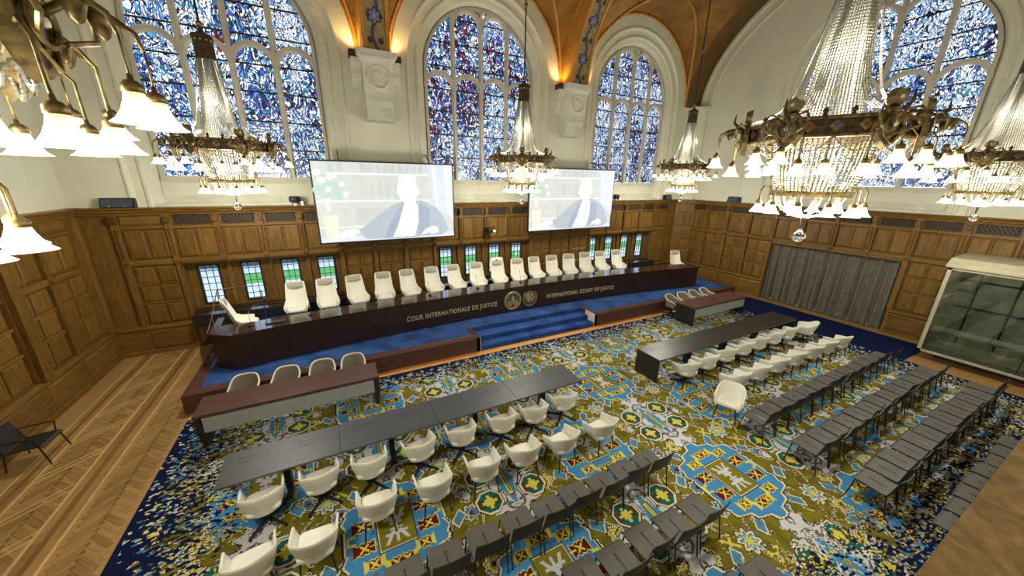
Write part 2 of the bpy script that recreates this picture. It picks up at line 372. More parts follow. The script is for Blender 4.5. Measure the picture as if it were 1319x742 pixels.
# the big patterned carpet
CX0, CX1, CY0, CY1 = -3.55, 16.3, -.15, 9.55
def big_carpet():
    m, b = newmat('court_carpet'); g = node('ShaderNodeNewGeometry').outputs['Position']
    s = node('ShaderNodeSeparateXYZ'); X.nt.links.new(g, s.inputs[0]); x0, y0 = X(s.outputs[0]), X(s.outputs[1])
    e = xmin(xmin(x0 - CX0, CX1 - x0), xmin((CY1 - y0)*1.7, y0 - CY0))
    e = e + (X(noise(g, .8, 2).outputs[0]) - .5)*1.0
    t = X.m('SMOOTHSTEP' if False else 'MULTIPLY', e, .5); t = xmin(xmax(t, 0.0), 1.0)
    # dissolve cells
    vm = mapping(g, (17, 28, 1), (0, 0, .5)); vo = node('ShaderNodeTexVoronoi', feature='F1'); vo.inputs['Scale'].default_value = 1; vo.voronoi_dimensions = '2D'; X.nt.links.new(vm, vo.inputs['Vector'])
    sc = node('ShaderNodeSeparateColor'); X.nt.links.new(vo.outputs['Color'], sc.inputs[0]); c1, c2, c3 = [X(sc.outputs[i]) for i in range(3)]
    jit = (1.0 - t)*(t < .999)
    q_ = lambda a: X.m('FLOOR', a*64.0)/64.0
    x = q_(x0 + (c2 - .5)*jit*.45); y = q_(y0 + (c3 - .5)*jit*.45)
    u = xmod(x - 6.37 + 2.01, 4.02) - 2.01; v = xmod(y - 2.84 + 1.875, 3.75) - 1.875
    p, q = xabs(u), xabs(v); sel = (p/2.01 + q/1.875) > 1.0
    p, q = xsel(sel, 2.01 - p, p), xsel(sel, 1.875 - q, q)
    wd = p/2.01 + q/1.875
    cv = node('ShaderNodeCombineXYZ'); X.nt.links.new(p.k, cv.inputs[0]); X.nt.links.new(q.k, cv.inputs[1])
    n1 = X(noise(cv.outputs[0], 3.6, 0, .5, .2).outputs[0])
    OL, OL2, BLU, WHT, GRY, DRK, TEAL, YEL, RED, CRM, NAV = [lin(*c) for c in ((122, 114, 34), (100, 93, 27), (68, 134, 182), (196, 198, 200), (112, 106, 98), (44, 36, 22), (32, 96, 92), (206, 198, 84), (98, 26, 22), (214, 206, 170), (16, 26, 62))]
    k = ramp(noise(g, 5, 3).outputs[0], [(.35, OL2), (.6, OL)])
    wob = (n1 - .5)*1.0
    # small flowers, crosses and hooks on the olive ground
    def flowers(ox, oy, sx, sy, keep, rad, k):
        a, c = xmod(x + ox, sx) - sx/2, xmod(y + oy, sy) - sy/2
        fx, fy = X.m('FLOOR', (x + ox)/sx), X.m('FLOOR', (y + oy)/sy)
        wn = node('ShaderNodeTexWhiteNoise', noise_dimensions='2D'); cf = node('ShaderNodeCombineXYZ'); X.nt.links.new(fx.k, cf.inputs[0]); X.nt.links.new(fy.k, cf.inputs[1]); X.nt.links.new(cf.outputs[0], wn.inputs['Vector']); rn = X(wn.outputs[0])
        fl = (xlen(a, c) + X.m('COSINE', X.m('ARCTAN2', c, a)*8.0)*.018)/rad
        cr = (xmin(xabs(a + c), xabs(a - c)) < .03)*(xmax(xabs(a), xabs(c)) < rad*.8)
        on = (rn > keep); f_ = on*(rn < .72); c_ = on*(rn > .72)
        k = mixc(f_*(fl < 1.1), k, DRK); k = mixc(f_*(fl < 1), k, CRM); k = mixc(f_*(fl < .82), k, OL2); k = mixc(f_*(fl < .7)*(rn > .5), k, YEL); k = mixc(f_*(fl < .7)*(rn < .5), k, BLU); k = mixc(f_*(fl < .3), k, RED)
        k = mixc(c_*(rn < .88)*cr, k, YEL); k = mixc(c_*(rn > .88)*cr, k, GRY); return k
    k = flowers(.21, .1, .5, .47, .2, .15, k)
    # hooked grey and cream vines
    dn = xabs(n1 - .42)
    vz_ = (wd > .55)*(dn < .05)
    k = mixc(vz_*(dn < .026), k, DRK); k = mixc(vz_*(dn < .02), k, CRM); k = mixc(vz_*(dn < .008), k, GRY)
    # white columns between the medallions: blue arrow, cartouches, scrolls
    s2 = p > 1.005
    dx, dy = xsel(s2, 2.01 - p, p), xsel(s2, q, 1.875 - q)
    wf = dx*.95 + dy*.62 + wob*1.15
    k = mixc(wf < .70, k, DRK); k = mixc(wf < .68, k, WHT)
    g1 = xabs(n1 - .5); k = mixc((wf < .68)*(g1 < .028), k, DRK); k = mixc((wf < .64)*(g1 < .018), k, GRY); k = mixc((wf < .45)*(n1 > .55), k, GRY); k = mixc((wf < .4)*(n1 > .6), k, TEAL)
    oc = xmax(xmax(xabs(dx - .44), xabs(dy - .3)), (xabs(dx - .44) + xabs(dy - .3))*.72); ca, cb_ = xabs(dx - .44), xabs(dy - .3)
    k = mixc(oc < .26, k, DRK); k = mixc(oc < .245, k, CRM); k = mixc(oc < .21, k, lin(70, 64, 46)); k = mixc((oc < .2)*(cb_ > .09), k, TEAL); k = mixc((xmin(ca, cb_) < .03)*(oc < .14), k, YEL); k = mixc((xabs(ca - cb_) < .03)*(oc < .1), k, YEL)
    ar = dx*2.0 + dy*.62 + xabs(xmod(dy*3.0 + dx, .16) - .08)*.8
    k = mixc(ar < .42, k, CRM); k = mixc(ar < .39, k, BLU); k = mixc((dx < .05)*(dy < .34), k, RED); k = mixc((dx < .038)*(dy < .32), k, YEL); k = mixc((dx < .015)*(dy < .25), k, OL2)
    # star flower midway
    a, c = xabs(p - 1.005), xabs(q - .9375); st = xlen(a, c) + X.m('COSINE', X.m('ARCTAN2', c, a)*8.0)*.035
    k = mixc(st < .2, k, DRK); k = mixc(st < .18, k, CRM); k = mixc(st < .13, k, BLU); k = mixc(st < .08, k, YEL)
    # horned blue hooks around the medallion
    def horn(px, py, sg, k):
        a, c = p - px, q - py; h = xmax(xabs(a)*1.0 + xabs(c)*.6, xabs(a + c*sg)*1.3)
        k = mixc(h < .175, k, DRK); k = mixc(h < .16, k, CRM); k = mixc(h < .125, k, BLU); k = mixc((h < .06)*(c*sg > 0.0), k, OL); return k
    k = horn(.98, .36, 1.0, k); k = horn(.55, .86, -1.0, k)
    # blue medallion
    d = xmax(p/.76, (q + p*.55)/.95) + (xabs(xmod(q*1.0 - p*.3, .26) - .13) - .06)*.7*(q > .22)
    k = mixc(d < 1.065, k, DRK); k = mixc(d < 1.04, k, CRM); k = mixc(d < 1.0, k, BLU)
    def token(px, py, rr, k):
        a, c = xabs(p - px), xabs(q - py); r_ = xmax(a*.8, c*1.25) + xabs(xmod(a*1.0 + .02, .11) - .055)*.9 - .03
        k = mixc(r_ < rr + .022, k, YEL); k = mixc(r_ < rr, k, RED); k = mixc((r_ < rr*.7)*(xabs(a - c) < .022), k, YEL); return k
    k = token(.50, .2, .10, k); k = token(.08, .62, .075, k); k = token(.38, .5, .075, k)
    k = mixc((xabs(q - .2) < .014)*(p > .27)*(p < .42), k, YEL)
    hk = xmax(xabs(p - .66), xabs(q - .0)); k = mixc((hk < .085)*(hk > .045)*(p > .62), k, YEL)
    rc = xmax(p*1.36, q)
    k = mixc(rc < .40, k, DRK); k = mixc(rc < .385, k, CRM); k = mixc(rc < .37, k, OL); k = mixc((rc < .3)*xmax((xabs(p - q*.55) < .03)*(q > .08), (p < .022)), k, WHT); k = mixc((rc < .3)*(xabs(q - .14) < .022)*(p < .17), k, WHT); k = mixc((rc < .3)*(xabs(q - .05) < .02)*(p < .1), k, WHT)
    # the border melts into navy
    nav = (c1 > t*1.25) 
    k = mixc(nav, k, NAV)
    k = mixc((e < .5)*(e > .05)*(c1 > .93), k, CRM); k = mixc((e < .6)*(e > .05)*(c1 > .86)*(c1 < .93), k, BLU); k = mixc((e < .25)*(c1 < .97)*(c1 < 0.8), k, NAV)
    setc(b, 'Base Color', k); b.inputs['Roughness'].default_value = .95; b.inputs['Specular IOR Level'].default_value = .1
    bn = node('ShaderNodeBump'); bn.inputs['Strength'].default_value = .25; X.nt.links.new(noise(g, 160, 2).outputs[0], bn.inputs['Height']); X.nt.links.new(bn.outputs[0], b.inputs['Normal'])
    MATS['court_carpet'] = m
big_carpet()
# ================================================================== THE SETTING
# ---- floor
fl = MB().box(XL-.3, XR+.3, YF-.3, YB+.5, -.2, -.006).obj('floor', 'parquet_dark'); tag(fl, kind='structure')
MB().box(-6.25, CX0+.02, YF, YB-.05, -.006, .0).obj('parquet_ground', 'parquet', fl)
MB().box(CX0, 17.0, 9.5, 9.9, -.006, .003).obj('parquet_strip', 'strip_wood_warm_lit', fl)  # parquet before the riser, its warm lit look put into the colour
MB().box(CX1-.02, XR-.1, YF, 3.2, -.006, .003).obj('parquet_strip', 'parquet', fl)
MB().box(18.5, XR-.02, 3.2, YB-.1, -.006, .003).obj('parquet_strip', 'parquet', fl)
# herringbone blocks of the aisle beside the carpet
LB, WB = .46, .092
blk = boxm(LB-.004, WB-.004, .008, 'parquet', .0015)
blocks = []
d = LB/math.sqrt(2); step = WB*math.sqrt(2)
for lo_, hi_ in ((-4.36, -3.56), (-5.5, -4.78)):
    xx = lo_ - .2; col = 0
    while xx < hi_ + .2:
        yy = 3.0
        while yy < 14.2:
            cx_ = xx + (d/2)
            if lo_ - .03 < cx_ < hi_ + .03: blocks.append((cx_, yy + (0 if col % 2 else .0), PI/4 if col % 2 else -PI/4))
            yy += step
        xx += d - WB*.35; col += 1
blocks.sort(key=lambda q: (q[0]**2 + q[1]**2))
vis = [q for q in blocks if 5.2 < q[1]]
for bx_, by_, a in vis[:300]: link('plank', blk, fl, (bx_, by_, .0), a)
m = MB()
for bx_, by_, a in vis[300:]:
    c, s = math.cos(a), math.sin(a); h, k = LB/2-.002, WB/2-.002
    P = [(bx_+i*h*c-j*k*s, by_+i*h*s+j*k*c) for i, j in ((-1, -1), (1, -1), (1, 1), (-1, 1))]
    m.frus([(p[0], p[1], 0) for p in P], [(p[0], p[1], .008) for p in P])
if m.v: tag(m.obj('plank', 'parquet', fl), kind='stuff')
for xa, xb, mt in ((-4.78, -4.735, 'parquet_line'), (-4.73, -4.62, 'parquet'), (-4.615, -4.535, 'parquet_dark'), (-4.53, -4.405, 'parquet'), (-4.40, -4.36, 'parquet_line'),
                   (-5.54, -5.5, 'parquet_line'), (-5.64, -5.545, 'parquet'), (-5.70, -5.645, 'parquet_dark'), (-5.80, -5.705, 'parquet'), (-5.845, -5.805, 'parquet_line')):
    for k in range(6):
        y_ = 3.2 + k*1.84
        link('border_strip', boxm(1.836, xb-xa, .0095, mt, .001), fl, ((xa+xb)/2, y_+.92, 0), PI/2)
for k in range(9):       # diagonal inlays of the middle field
    y_ = 4.6 + k*1.05
    for s in (0, .16): link('inlay_strip', boxm(1.05, .03, .0105, 'parquet_line', .001), fl, (-5.14, y_+s, 0), math.radians(40))

# ---- wainscot: generic pieces in wall space (x along, -y into the room, z up)
def panel_mesh(w_, h_, mat='oak_v', d=.028):
    def mk():
        m = MB(); b = min(.05, w_*.2, h_*.2)
        r0 = [(-w_/2, 0, 0), (w_/2, 0, 0), (w_/2, 0, h_), (-w_/2, 0, h_)]
        r1 = [(x*(1-.03/w_), -.006, .015 + (z/h_)*(h_-.03)) for x, y, z in r0]
        r2 = [(-w_/2+b, -d, b), (w_/2-b, -d, b), (w_/2-b, -d, h_-b), (-w_/2+b, -d, h_-b)]
        vs = r0 + r1 + r2; fs = [(8, 9, 10, 11)]
        for k in (0, 4): fs += [(k+i, k+(i+1) % 4, k+4+(i+1) % 4, k+4+i) for i in range(4)]
        return m.add(vs, fs).mesh('panel', mat)
    return cached(('pn', round(w_, 2), round(h_, 2), mat), mk)
def bar(parent, name, x0, x1, y0, y1, z0, z1, mat):
    return link(name, boxm(abs(x1-x0), abs(y1-y0), z1-z0, mat, .012), parent, ((x0+x1)/2, (y0+y1)/2, z0))
def carved(parent, x, z, h_):
    def mk():
        m = MB()
        for i in range(int(h_/.09)):
            zz = .03 + i*.09
            m.frus([(-.035, 0, zz), (.035, 0, zz), (.035, 0, zz+.07), (-.035, 0, zz+.07)], [(-.012, -.03, zz+.02), (.012, -.03, zz+.02), (.012, -.03, zz+.05), (-.012, -.03, zz+.05)])
        return m.mesh('carving', 'oak_carved')
    link('carving', cached(('cv', round(h_, 2)), mk), parent, (x, -.115, z))
def grille_mesh(w_, h_):
    def mk():
        m = MB(); m.box(-w_/2, w_/2, -.004, 0, 0, h_)
        n = int(w_/.09)
        for i in range(n+1):
            for s in (-1, 1):
                x_ = -w_/2 + i*w_/n
                a, b_ = (x_, 0), (x_ + s*h_*.6, h_)
                if abs(b_[0]) <= w_/2 + .001: m.frus([(a[0]-.006, -.004, a[1]), (a[0]+.006, -.004, a[1]), (b_[0]+.006, -.004, b_[1]), (b_[0]-.006, -.004, b_[1])], [(a[0]-.006, -.014, a[1]), (a[0]+.006, -.014, a[1]), (b_[0]+.006, -.014, b_[1]), (b_[0]-.006, -.014, b_[1])]); m.mi[-6:] = [1]*6
        return m.mesh('grille', ['grille', 'oak_carved'])
    return cached(('gr', round(w_, 2)), mk)
ROWS = ((.98, 1.62), (1.70, 2.22), (2.30, 2.80))
def module(parent, x0, x1, lower=True, grill=True, rows=ROWS, stile=True, base=True):
    w_ = x1-x0
    if stile:
        bar(parent, 'stile', x0-.075, x0+.075, -.11, 0, 2.92 if not lower else .95, 4.40, 'oak_v'); carved(parent, x0, 3.05, .95)
        link('boss', boxm(.11, .05, .12, 'oak_carved', .02), parent, (x0, -.13, 2.86)); link('bracket', boxm(.13, .09, .2, 'oak_carved', .03), parent, (x0, -.15, 4.12))
    pw = (w_-.15-.09)/2
    for i in (0, 1):
        xc = x0 + .075 + .03 + pw/2 + i*(pw+.03)
        link('panel', panel_mesh(pw, .86), parent, (xc, -.03, 3.05))
        if lower:
            for za, zb in rows: link('panel', panel_mesh(pw, zb-za), parent, (xc, -.03, za))
    bar(parent, 'muntin', x0+w_/2-.014, x0+w_/2+.014, -.055, -.0, 3.0, 3.95, 'oak_v')
    if grill:
        link('grille', grille_mesh(w_-.3, .3), parent, (x0+w_/2, -.035, 4.06))
        for q in (-.25, .25): link('dentil', boxm(.12, .1, .06, 'oak_carved', .015), parent, (x0+w_/2+q*w_, -.16, 4.42))
    else: link('panel', panel_mesh(w_-.2, .3), parent, (x0+w_/2, -.03, 4.06))
    bar(parent, 'rail', x0+.075, x1-.075, -.085, 0, 3.94, 4.03, 'oak_h')
    bar(parent, 'rail', x0+.075, x1-.075, -.085, 0, 2.86, 3.02, 'oak_h')
    if lower:
        for za, zb in rows[:2]: bar(parent, 'rail', x0+.075, x1-.075, -.06, 0, zb, zb+.08, 'oak_h')
        bar(parent, 'muntin', x0+w_/2-.014, x0+w_/2+.014, -.055, 0, .98, 2.86, 'oak_v')
        if base:
            link('plinth_panel', panel_mesh(w_-.1, .62, 'oak_h'), parent, (x0+w_/2, -.12, .16))
def profile_run(parent, name, x0, x1, prof, mat):   # prof (y,z) swept along x
    m = MB().prism(prof, 'x', x0, x1); return m.obj(name, mat, parent)
CORN = [(0, 4.36), (-.13, 4.36), (-.15, 4.42), (-.2, 4.45), (-.22, 4.50), (-.28, 4.53), (-.30, 4.58), (0, 4.58)]
BASEP = [(0, 0), (-.14, 0), (-.14, .12), (-.115, .14), (-.115, .80), (-.16, .84), (-.16, .90), (-.10, .94), (0, .95)]
# ---- walls with arched openings
def arch_wall(bm, x0, x1, z0, z1, openings, y=0):
    """flat wall (facing -y) with round-arched openings (cx, r, zbottom, zspring)"""
    xs = x0
    for cx_, r, zb, zs in openings:
        bm.add([(xs, y, z0), (cx_-r, y, z0), (cx_-r, y, z1), (xs, y, z1)], [(0, 1, 2, 3)])
        if zb > z0: bm.add([(cx_-r, y, z0), (cx_+r, y, z0), (cx_+r, y, zb), (cx_-r, y, zb)], [(0, 1, 2, 3)])
        n = 32; A = arcpts(cx_, zs, r, 180, 0, n)
        for i in range(n): bm.add([(A[i][0], y, A[i][1]), (A[i+1][0], y, A[i+1][1]), (A[i+1][0], y, z1), (A[i][0], y, z1)], [(0, 1, 2, 3)])
        xs = cx_+r
    bm.add([(xs, y, z0), (x1, y, z0), (x1, y, z1), (xs, y, z1)], [(0, 1, 2, 3)])
def arch_sweep(cx_, zb, zs, prof, n=40):
    """profile [(radius, y)] swept up one jamb, round the arch and down the other"""
    P = []
    for r, y in prof:
        line = [(cx_-r, y, zb)] + [(px, y, pz) for px, pz in arcpts(cx_, zs, r, 180, 0, n)] + [(cx_+r, y, zb)]
        P.append(line)
    return MB().grid(P, len(prof), n+3)
def clip_circle(poly, cx_, zs, r):
    out = []
    n = 12; pts = []
    # clip polygon by half-planes tangent to circle, only above the springing
    for a in [180*k/24 for k in range(0, 25)]:
        nx, nz = math.cos(math.radians(a)), math.sin(math.radians(a))
        new = []
        for i in range(len(poly)):
            A, B = poly[i], poly[(i+1) % len(poly)]
            da = (A[0]-cx_)*nx + (A[1]-zs)*nz - r; db = (B[0]-cx_)*nx + (B[1]-zs)*nz - r
            if da <= 0: new.append(A)
            if da*db < 0:
                t = da/(da-db); new.append((A[0]+(B[0]-A[0])*t, A[1]+(B[1]-A[1])*t))
        poly = new
        if not poly: return poly
    return poly
def stained_window(wall, name, cx_, r, glassmat, label_n):
    """four-light traceried window, in wall space of its parent"""
    w_ = link(name, None, wall, (0, 0, 0))
    yg = .40
    fr = arch_sweep(cx_, ZS, ZSP, [(r+.02, yg+.06), (r+.02, yg-.12), (r-.08, yg-.14), (r-.08, yg+.06)]); fr.obj('window_frame', 'tracery_stone', w_)
    MB().box(cx_-r-.02, cx_+r+.02, yg-.16, yg+.06, ZS-.14, ZS).obj('window_sill', 'tracery_stone', w_)
    lw = 2*r/4
    for k in (1, 2, 3):
        x = cx_-r+k*lw; top = ZSP + math.sqrt(max(.01, r*r-(x-cx_)**2))
        m = MB(); m.prism([(x-.09, yg-.02), (x-.05, yg-.14), (x+.05, yg-.14), (x+.09, yg-.02), (x+.09, yg+.04), (x-.09, yg+.04)], 'z', ZS, top-.02)
        m.obj('mullion', 'tracery_stone', w_)
    for k in range(4):
        x = cx_-r+(k+.5)*lw; ra = lw/2
        P = [[(px, y, pz) for px, pz in arcpts(x, ZSP-.58, rr, 180, 0, 20)] for rr, y in ((ra+.06, yg+.0), (ra+.05, yg-.13), (ra-.06, yg-.13), (ra-.11, yg))]
        MB().grid(P, 4, 21).obj('lancet_arch', 'tracery_stone', w_)
    for k in (1, 2):
        x = cx_-r+(k+.5)*lw; ra = lw/2; zt = ZSP + r - .12 - lw/2
        P = [[(px, y, pz) for px, pz in arcpts(x, zt, rr, 180, 0, 20)] for rr, y in ((ra+.06, yg+.0), (ra+.05, yg-.13), (ra-.06, yg-.13), (ra-.11, yg))]
        MB().grid(P, 4, 21).obj('upper_arch', 'tracery_stone', w_)
    zr = [ZS, 6.35, 7.2, 8.05, 8.82, 9.6, 10.4, 11.2, 12.4]
    for k in range(4):
        xa, xb = cx_-r+k*lw+.02, cx_-r+(k+1)*lw-.02
        for za, zb in zip(zr, zr[1:]):
            poly = [(xa, za+.012), (xb, za+.012), (xb, zb-.012), (xa, zb-.012)]
            poly = clip_circle(poly, cx_, ZSP, r-.02) if zb > ZSP else poly
            if len(poly) < 3 or max(p[1] for p in poly)-min(p[1] for p in poly) < .05: continue
            MB().prism(poly, 'y', yg, yg+.012).obj('stained_pane', glassmat, w_)
            if za > ZS + .1: MB().box(xa, xb, yg-.025, yg-.002, za-.022, za+.022).obj('saddle_bar', 'lead', w_)
    return w_
def arch_trim(wall, cx_, r):
    m = arch_sweep(cx_, ZC, ZSP, [(r+.75, 0), (r+.73, -.04), (r+.68, -.05), (r+.64, -.01), (r+.6, .06), (r+.42, .08), (r+.38, .03), (r+.31, .03), (r+.28, .1), (r+.14, .14), (r+.02, .40)])
    m.obj('arch_moulding', 'plaster', wall, smooth=False)
    def beads():
        b = MB(); rr = r+.345; path = [(-rr, z) for z in [ZC+.3+.11*i for i in range(int((ZSP-ZC-.3)/.11))]]
        nA = int(PI*rr/.11); path += arcpts(0, ZSP, rr, 180, 0, nA); path += [(-px, pz) for px, pz in path[:int((ZSP-ZC-.3)/.11)]]
        for px, pz in path:
            s = .028; b.add([(px-s, .03, pz), (px+s, .03, pz), (px, .03, pz-s), (px, .03, pz+s), (px, -.006, pz)], [(0, 2, 4), (2, 1, 4), (1, 3, 4), (3, 0, 4)])
        return b.mesh('bead_row', 'plaster')
    tag(link('bead_row', cached(('beads', round(r, 2)), beads), wall, (cx_, 0, 0)), kind='stuff')
    # apron under the sill: two sunk slabs
    MB().box(cx_-r-.3, cx_+r+.3, .3, .42, ZC, ZS-.1).obj('apron', 'stone', wall)
    MB().box(cx_-r-.05, cx_+r+.05, .27, .3, ZC+.32, ZS-.2).obj('apron_slab', 'plaster', wall)
    MB().box(cx_-r-.3, cx_+r+.3, .1, .34, ZC, ZC+.1).obj('apron_step', 'stone', wall)

# ---- back wall
wb = MB()
arch_wall(wb, XL, XR, ZC, 14.5, [(c, 3.03, ZC, ZSP) for c in BC])
wall_back = tag(wb.obj('wall_back', 'plaster', None, (0, YB, 0)), kind='structure')
for i, (c, g) in enumerate(zip(BC, ('stained_a', 'stained_b', 'stained_c'))):
    arch_trim(wall_back, c, 2.28)
    stained_window(wall_back, 'window_%d' % (i+1), c, 2.28, g, i)
    # niche with the four low windows
    x0, x1 = c-2*MODW, c+2*MODW
    nb = MB()
    yN = .42
    wx = [c+(k-1.5)*MODW for k in range(4)]; ZA, ZB = 1.33, 2.68
    xs = x0+.02
    for q in wx:
        nb.box(xs, q-.29, yN-.04, yN, .85, 2.86); nb.box(q-.29, q+.29, yN-.04, yN, .85, ZA); nb.box(q-.29, q+.29, yN-.04, yN, ZB, 2.86); xs = q+.29
    nb.box(xs, x1-.02, yN-.04, yN, .85, 2.86)
    nb.obj('niche_lining', 'oak_v', wall_back)
    bar(wall_back, 'niche_soffit', x0, x1, -.02, yN, 2.80, 2.90, 'oak_h'); bar(wall_back, 'niche_sill', x0, x1, -.02, yN-.04, 1.12, 1.2, 'wenge')
    for s, xx in ((1, x0), (-1, x1)): bar(wall_back, 'niche_jamb', xx-.05, xx+.05, -.1, yN, .85, 2.86, 'oak_v')
    for k in (1, 2, 3): bar(wall_back, 'niche_post', x0+k*MODW-.06, x0+k*MODW+.06, yN-.16, yN-.04, 1.2, 2.80, 'oak_v')
    for q in wx:
        wn_ = link('window_%d' % (4+i*4+wx.index(q)), None, wall_back, (q, yN-.02, ZA))
        f = MB(); W_, H_ = .28, ZB-ZA
        for a in ((-W_-.01, -W_+.035, 0, H_), (W_-.035, W_+.01, 0, H_), (-W_, W_, 0, .035), (-W_, W_, H_-.035, H_)): f.box(a[0], a[1], -.07, .03, a[2], a[3])
        f.obj('window_frame', 'lead', wn_)
        for u in range(1, 3): MB().box(-W_+u*2*W_/3-.009, -W_+u*2*W_/3+.009, -.012, .012, .03, H_-.03).obj('muntin', 'lead', wn_)
        for u in range(1, 6): MB().box(-W_+.03, W_-.03, -.012, .012, u*H_/6-.009, u*H_/6+.009).obj('muntin', 'lead', wn_)
        pm = boxm(2*W_/3-.012, .004, H_/6-.012, 'glass', .001)
        for u in range(3):
            for v in range(6): link('pane', pm, wn_, (-W_+(u+.5)*2*W_/3, 0, v*H_/6+.006))
k = 0; x = BC[0]-3*MODW - .0
mods = []
while x - MODW > XL - .3: x -= MODW
if x < XL+.1: x += MODW
xs = x
while xs + MODW < XR - .3:
    cidx = min(range(3), key=lambda i: abs(BC[i]-(xs+MODW/2))); inn = abs(BC[cidx]-(xs+MODW/2)) < 2*MODW
    module(wall_back, xs, xs+MODW, lower=not inn, grill=xs > -4.6); xs += MODW
XEND = xs
bar(wall_back, 'stile', XEND-.075, XEND+.1, -.11, 0, .95, 4.40, 'oak_v')
for xa, xb in ((XL, BC[0]-2*MODW), (BC[0]+2*MODW, BC[1]-2*MODW), (BC[1]+2*MODW, BC[2]-2*MODW), (BC[2]+2*MODW, XR)):
    MB().box(xa, xb, 0, .06, 0, ZC).obj('backing', 'oak_v', wall_back)
for c in BC: MB().box(c-2*MODW, c+2*MODW, 0, .06, 2.86, ZC).obj('backing', 'oak_v', wall_back)
for c in BC: MB().box(c-2*MODW, c+2*MODW, 0, .42, 0, .85).obj('backing', 'oak_v', wall_back)
profile_run(wall_back, 'cornice', XL, XR, CORN, 'oak_h')
for xa, xb in ((XL, BC[0]-2*MODW), (BC[0]+2*MODW, BC[1]-2*MODW), (BC[1]+2*MODW, BC[2]-2*MODW), (BC[2]+2*MODW, XR)): profile_run(wall_back, 'plinth', xa, xb, BASEP, 'oak_h')

# ---- right wall: local x = YB - y
wr = MB(); cR = YB-6.9
arch_wall(wr, 0, YB-YF, ZC, 15.2, [(cR, 3.40, ZC, ZSP)])
wall_right = tag(wr.obj('wall_right', 'plaster', None, (XR, YB, 0), -PI/2), kind='structure')
arch_trim(wall_right, cR, 2.65); stained_window(wall_right, 'window_16', cR, 2.65, 'stained_d', 3)
x = cR-6*MODW; OP0, OP1 = cR-2*MODW-.02, cR+2*MODW+.02
while x < YB-YF-.2:
    mid = x+MODW/2; module(wall_right, x, min(x+MODW, YB-YF), lower=not (OP0 < mid < OP1)); x += MODW
for xa, xb, za in ((0, OP0, 0), (OP0, OP1, 2.80), (OP1, YB-YF, 0)): MB().box(xa, xb, 0, .06, za, ZC).obj('backing', 'oak_v', wall_right)
profile_run(wall_right, 'cornice', 0, YB-YF, CORN, 'oak_h')
for xa, xb in ((0, OP0), (OP1, YB-YF)): profile_run(wall_right, 'plinth', xa, xb, BASEP, 'oak_h')
for xx in (OP0, OP1): bar(wall_right, 'door_jamb', xx-.06, xx+.06, -.12, .5, 0, 2.86, 'oak_v')
bar(wall_right, 'door_lintel', OP0, OP1, -.1, .5, 2.78, 2.9, 'oak_h')
MB().box(OP0, OP1, .5, .54, 0, 2.9).obj('backing', 'black', wall_right)
# pale raised strips beside the big arch
for xx in (cR-4.4, cR+4.4): MB().box(xx-.03, xx+.03, -.03, 0, ZC+.25, 9.2).obj('wall_strip', 'plaster', wall_right)
# corner piers (chamfered oak panels)
def corner_pier(wall, x0, x1, z0=0):
    bar(wall, 'stile', x0-.08, x0+.08, -.16, 0, .95, 4.40, 'oak_v')
corner_pier(wall_right, .45, .6)
pr = link('corner_panelling', None, wall_right, (.0, 0, 0))
MB().prism([(0, 0), (.75, 0), (0, -.75)], 'z', .95, 4.36).obj('pier', 'oak_v', pr)
cc = link('corner_cap', MB().prism([(0, 0), (1.1, 0), (0, -1.1)], 'z', 4.36, 4.58).mesh('corner_cap', 'oak_h'), wall_right)
MB().prism([(0, 0), (.9, 0), (0, -.9)], 'z', 0, .95).obj('plinth', 'oak_h', pr)
for s in (0, 1):
    for za, zb in ((3.05, 3.91),) + ROWS:
        o = link('panel', panel_mesh(.36, zb-za), pr, (.375+(-1+2*s)*.14*1.0+.14*(0), -.375+(-1+2*s)*.14, za)); o.rotation_euler = (0, 0, PI/4)
# upper corner pilaster under the vault springing
MB().prism([(0, 0), (.55, 0), (.55, -.12), (.12, -.55), (0, -.55)], 'z', ZC, ZSP+.05).obj('corner_pilaster', 'plaster', wall_right)
MB().prism([(0, 0), (.7, 0), (.7, -.2), (.2, -.7), (0, -.7)], 'z', ZSP-.05, ZSP+.05).obj('corner_impost', 'stone', wall_right)

# ---- left wall: local x = y - YF
wl = MB(); cL = 6.9-YF
arch_wall(wl, 0, YB-YF, ZC, 15.2, [(cL, 3.40, ZC, ZSP)])
wall_left = tag(wl.obj('wall_left', 'plaster', None, (XL, YF, 0), PI/2), kind='structure')
arch_trim(wall_left, cL, 2.65); stained_window(wall_left, 'window_17', cL, 2.65, 'stained_d', 3)
MB().box(0, YB-YF, 0, .06, 0, ZC).obj('backing', 'oak_v', wall_left)
x = YB-YF-.35
while x > 4:
    module(wall_left, x-1.45, x, grill=False, rows=((.98, 1.62), (1.70, 2.22), (2.30, 2.80))); x -= 1.45
profile_run(wall_left, 'cornice', 0, YB-YF, CORN, 'oak_h'); profile_run(wall_left, 'plinth', 0, YB-YF, BASEP, 'oak_h')
bar(wall_left, 'stile', YB-YF-.42, YB-YF-.2, -.2, 0, .95, 4.36, 'oak_v'); bar(wall_left, 'stile', YB-YF-3.3, YB-YF-3.0, -.22, 0, .95, 4.36, 'oak_v')
for xx in (YB-YF-1.1, YB-YF-2.4): MB().prism([(xx-.22, 0), (xx-.18, -.07), (xx+.18, -.07), (xx+.22, 0)], 'z', 5.15, 9.2).obj('pilaster_strip', 'plaster', wall_left)
# ---- front wall behind the gallery
wall_front = tag(MB().add([(XR, 0, 0), (XL, 0, 0), (XL, 0, 15.2), (XR, 0, 15.2)], [(0, 1, 2, 3)]).obj('wall_front', 'plaster', None, (0, YF, 0)), kind='structure')
MB().box(XL, XR, 0, .05, 0, ZC).obj('backing', 'oak_v', wall_front)

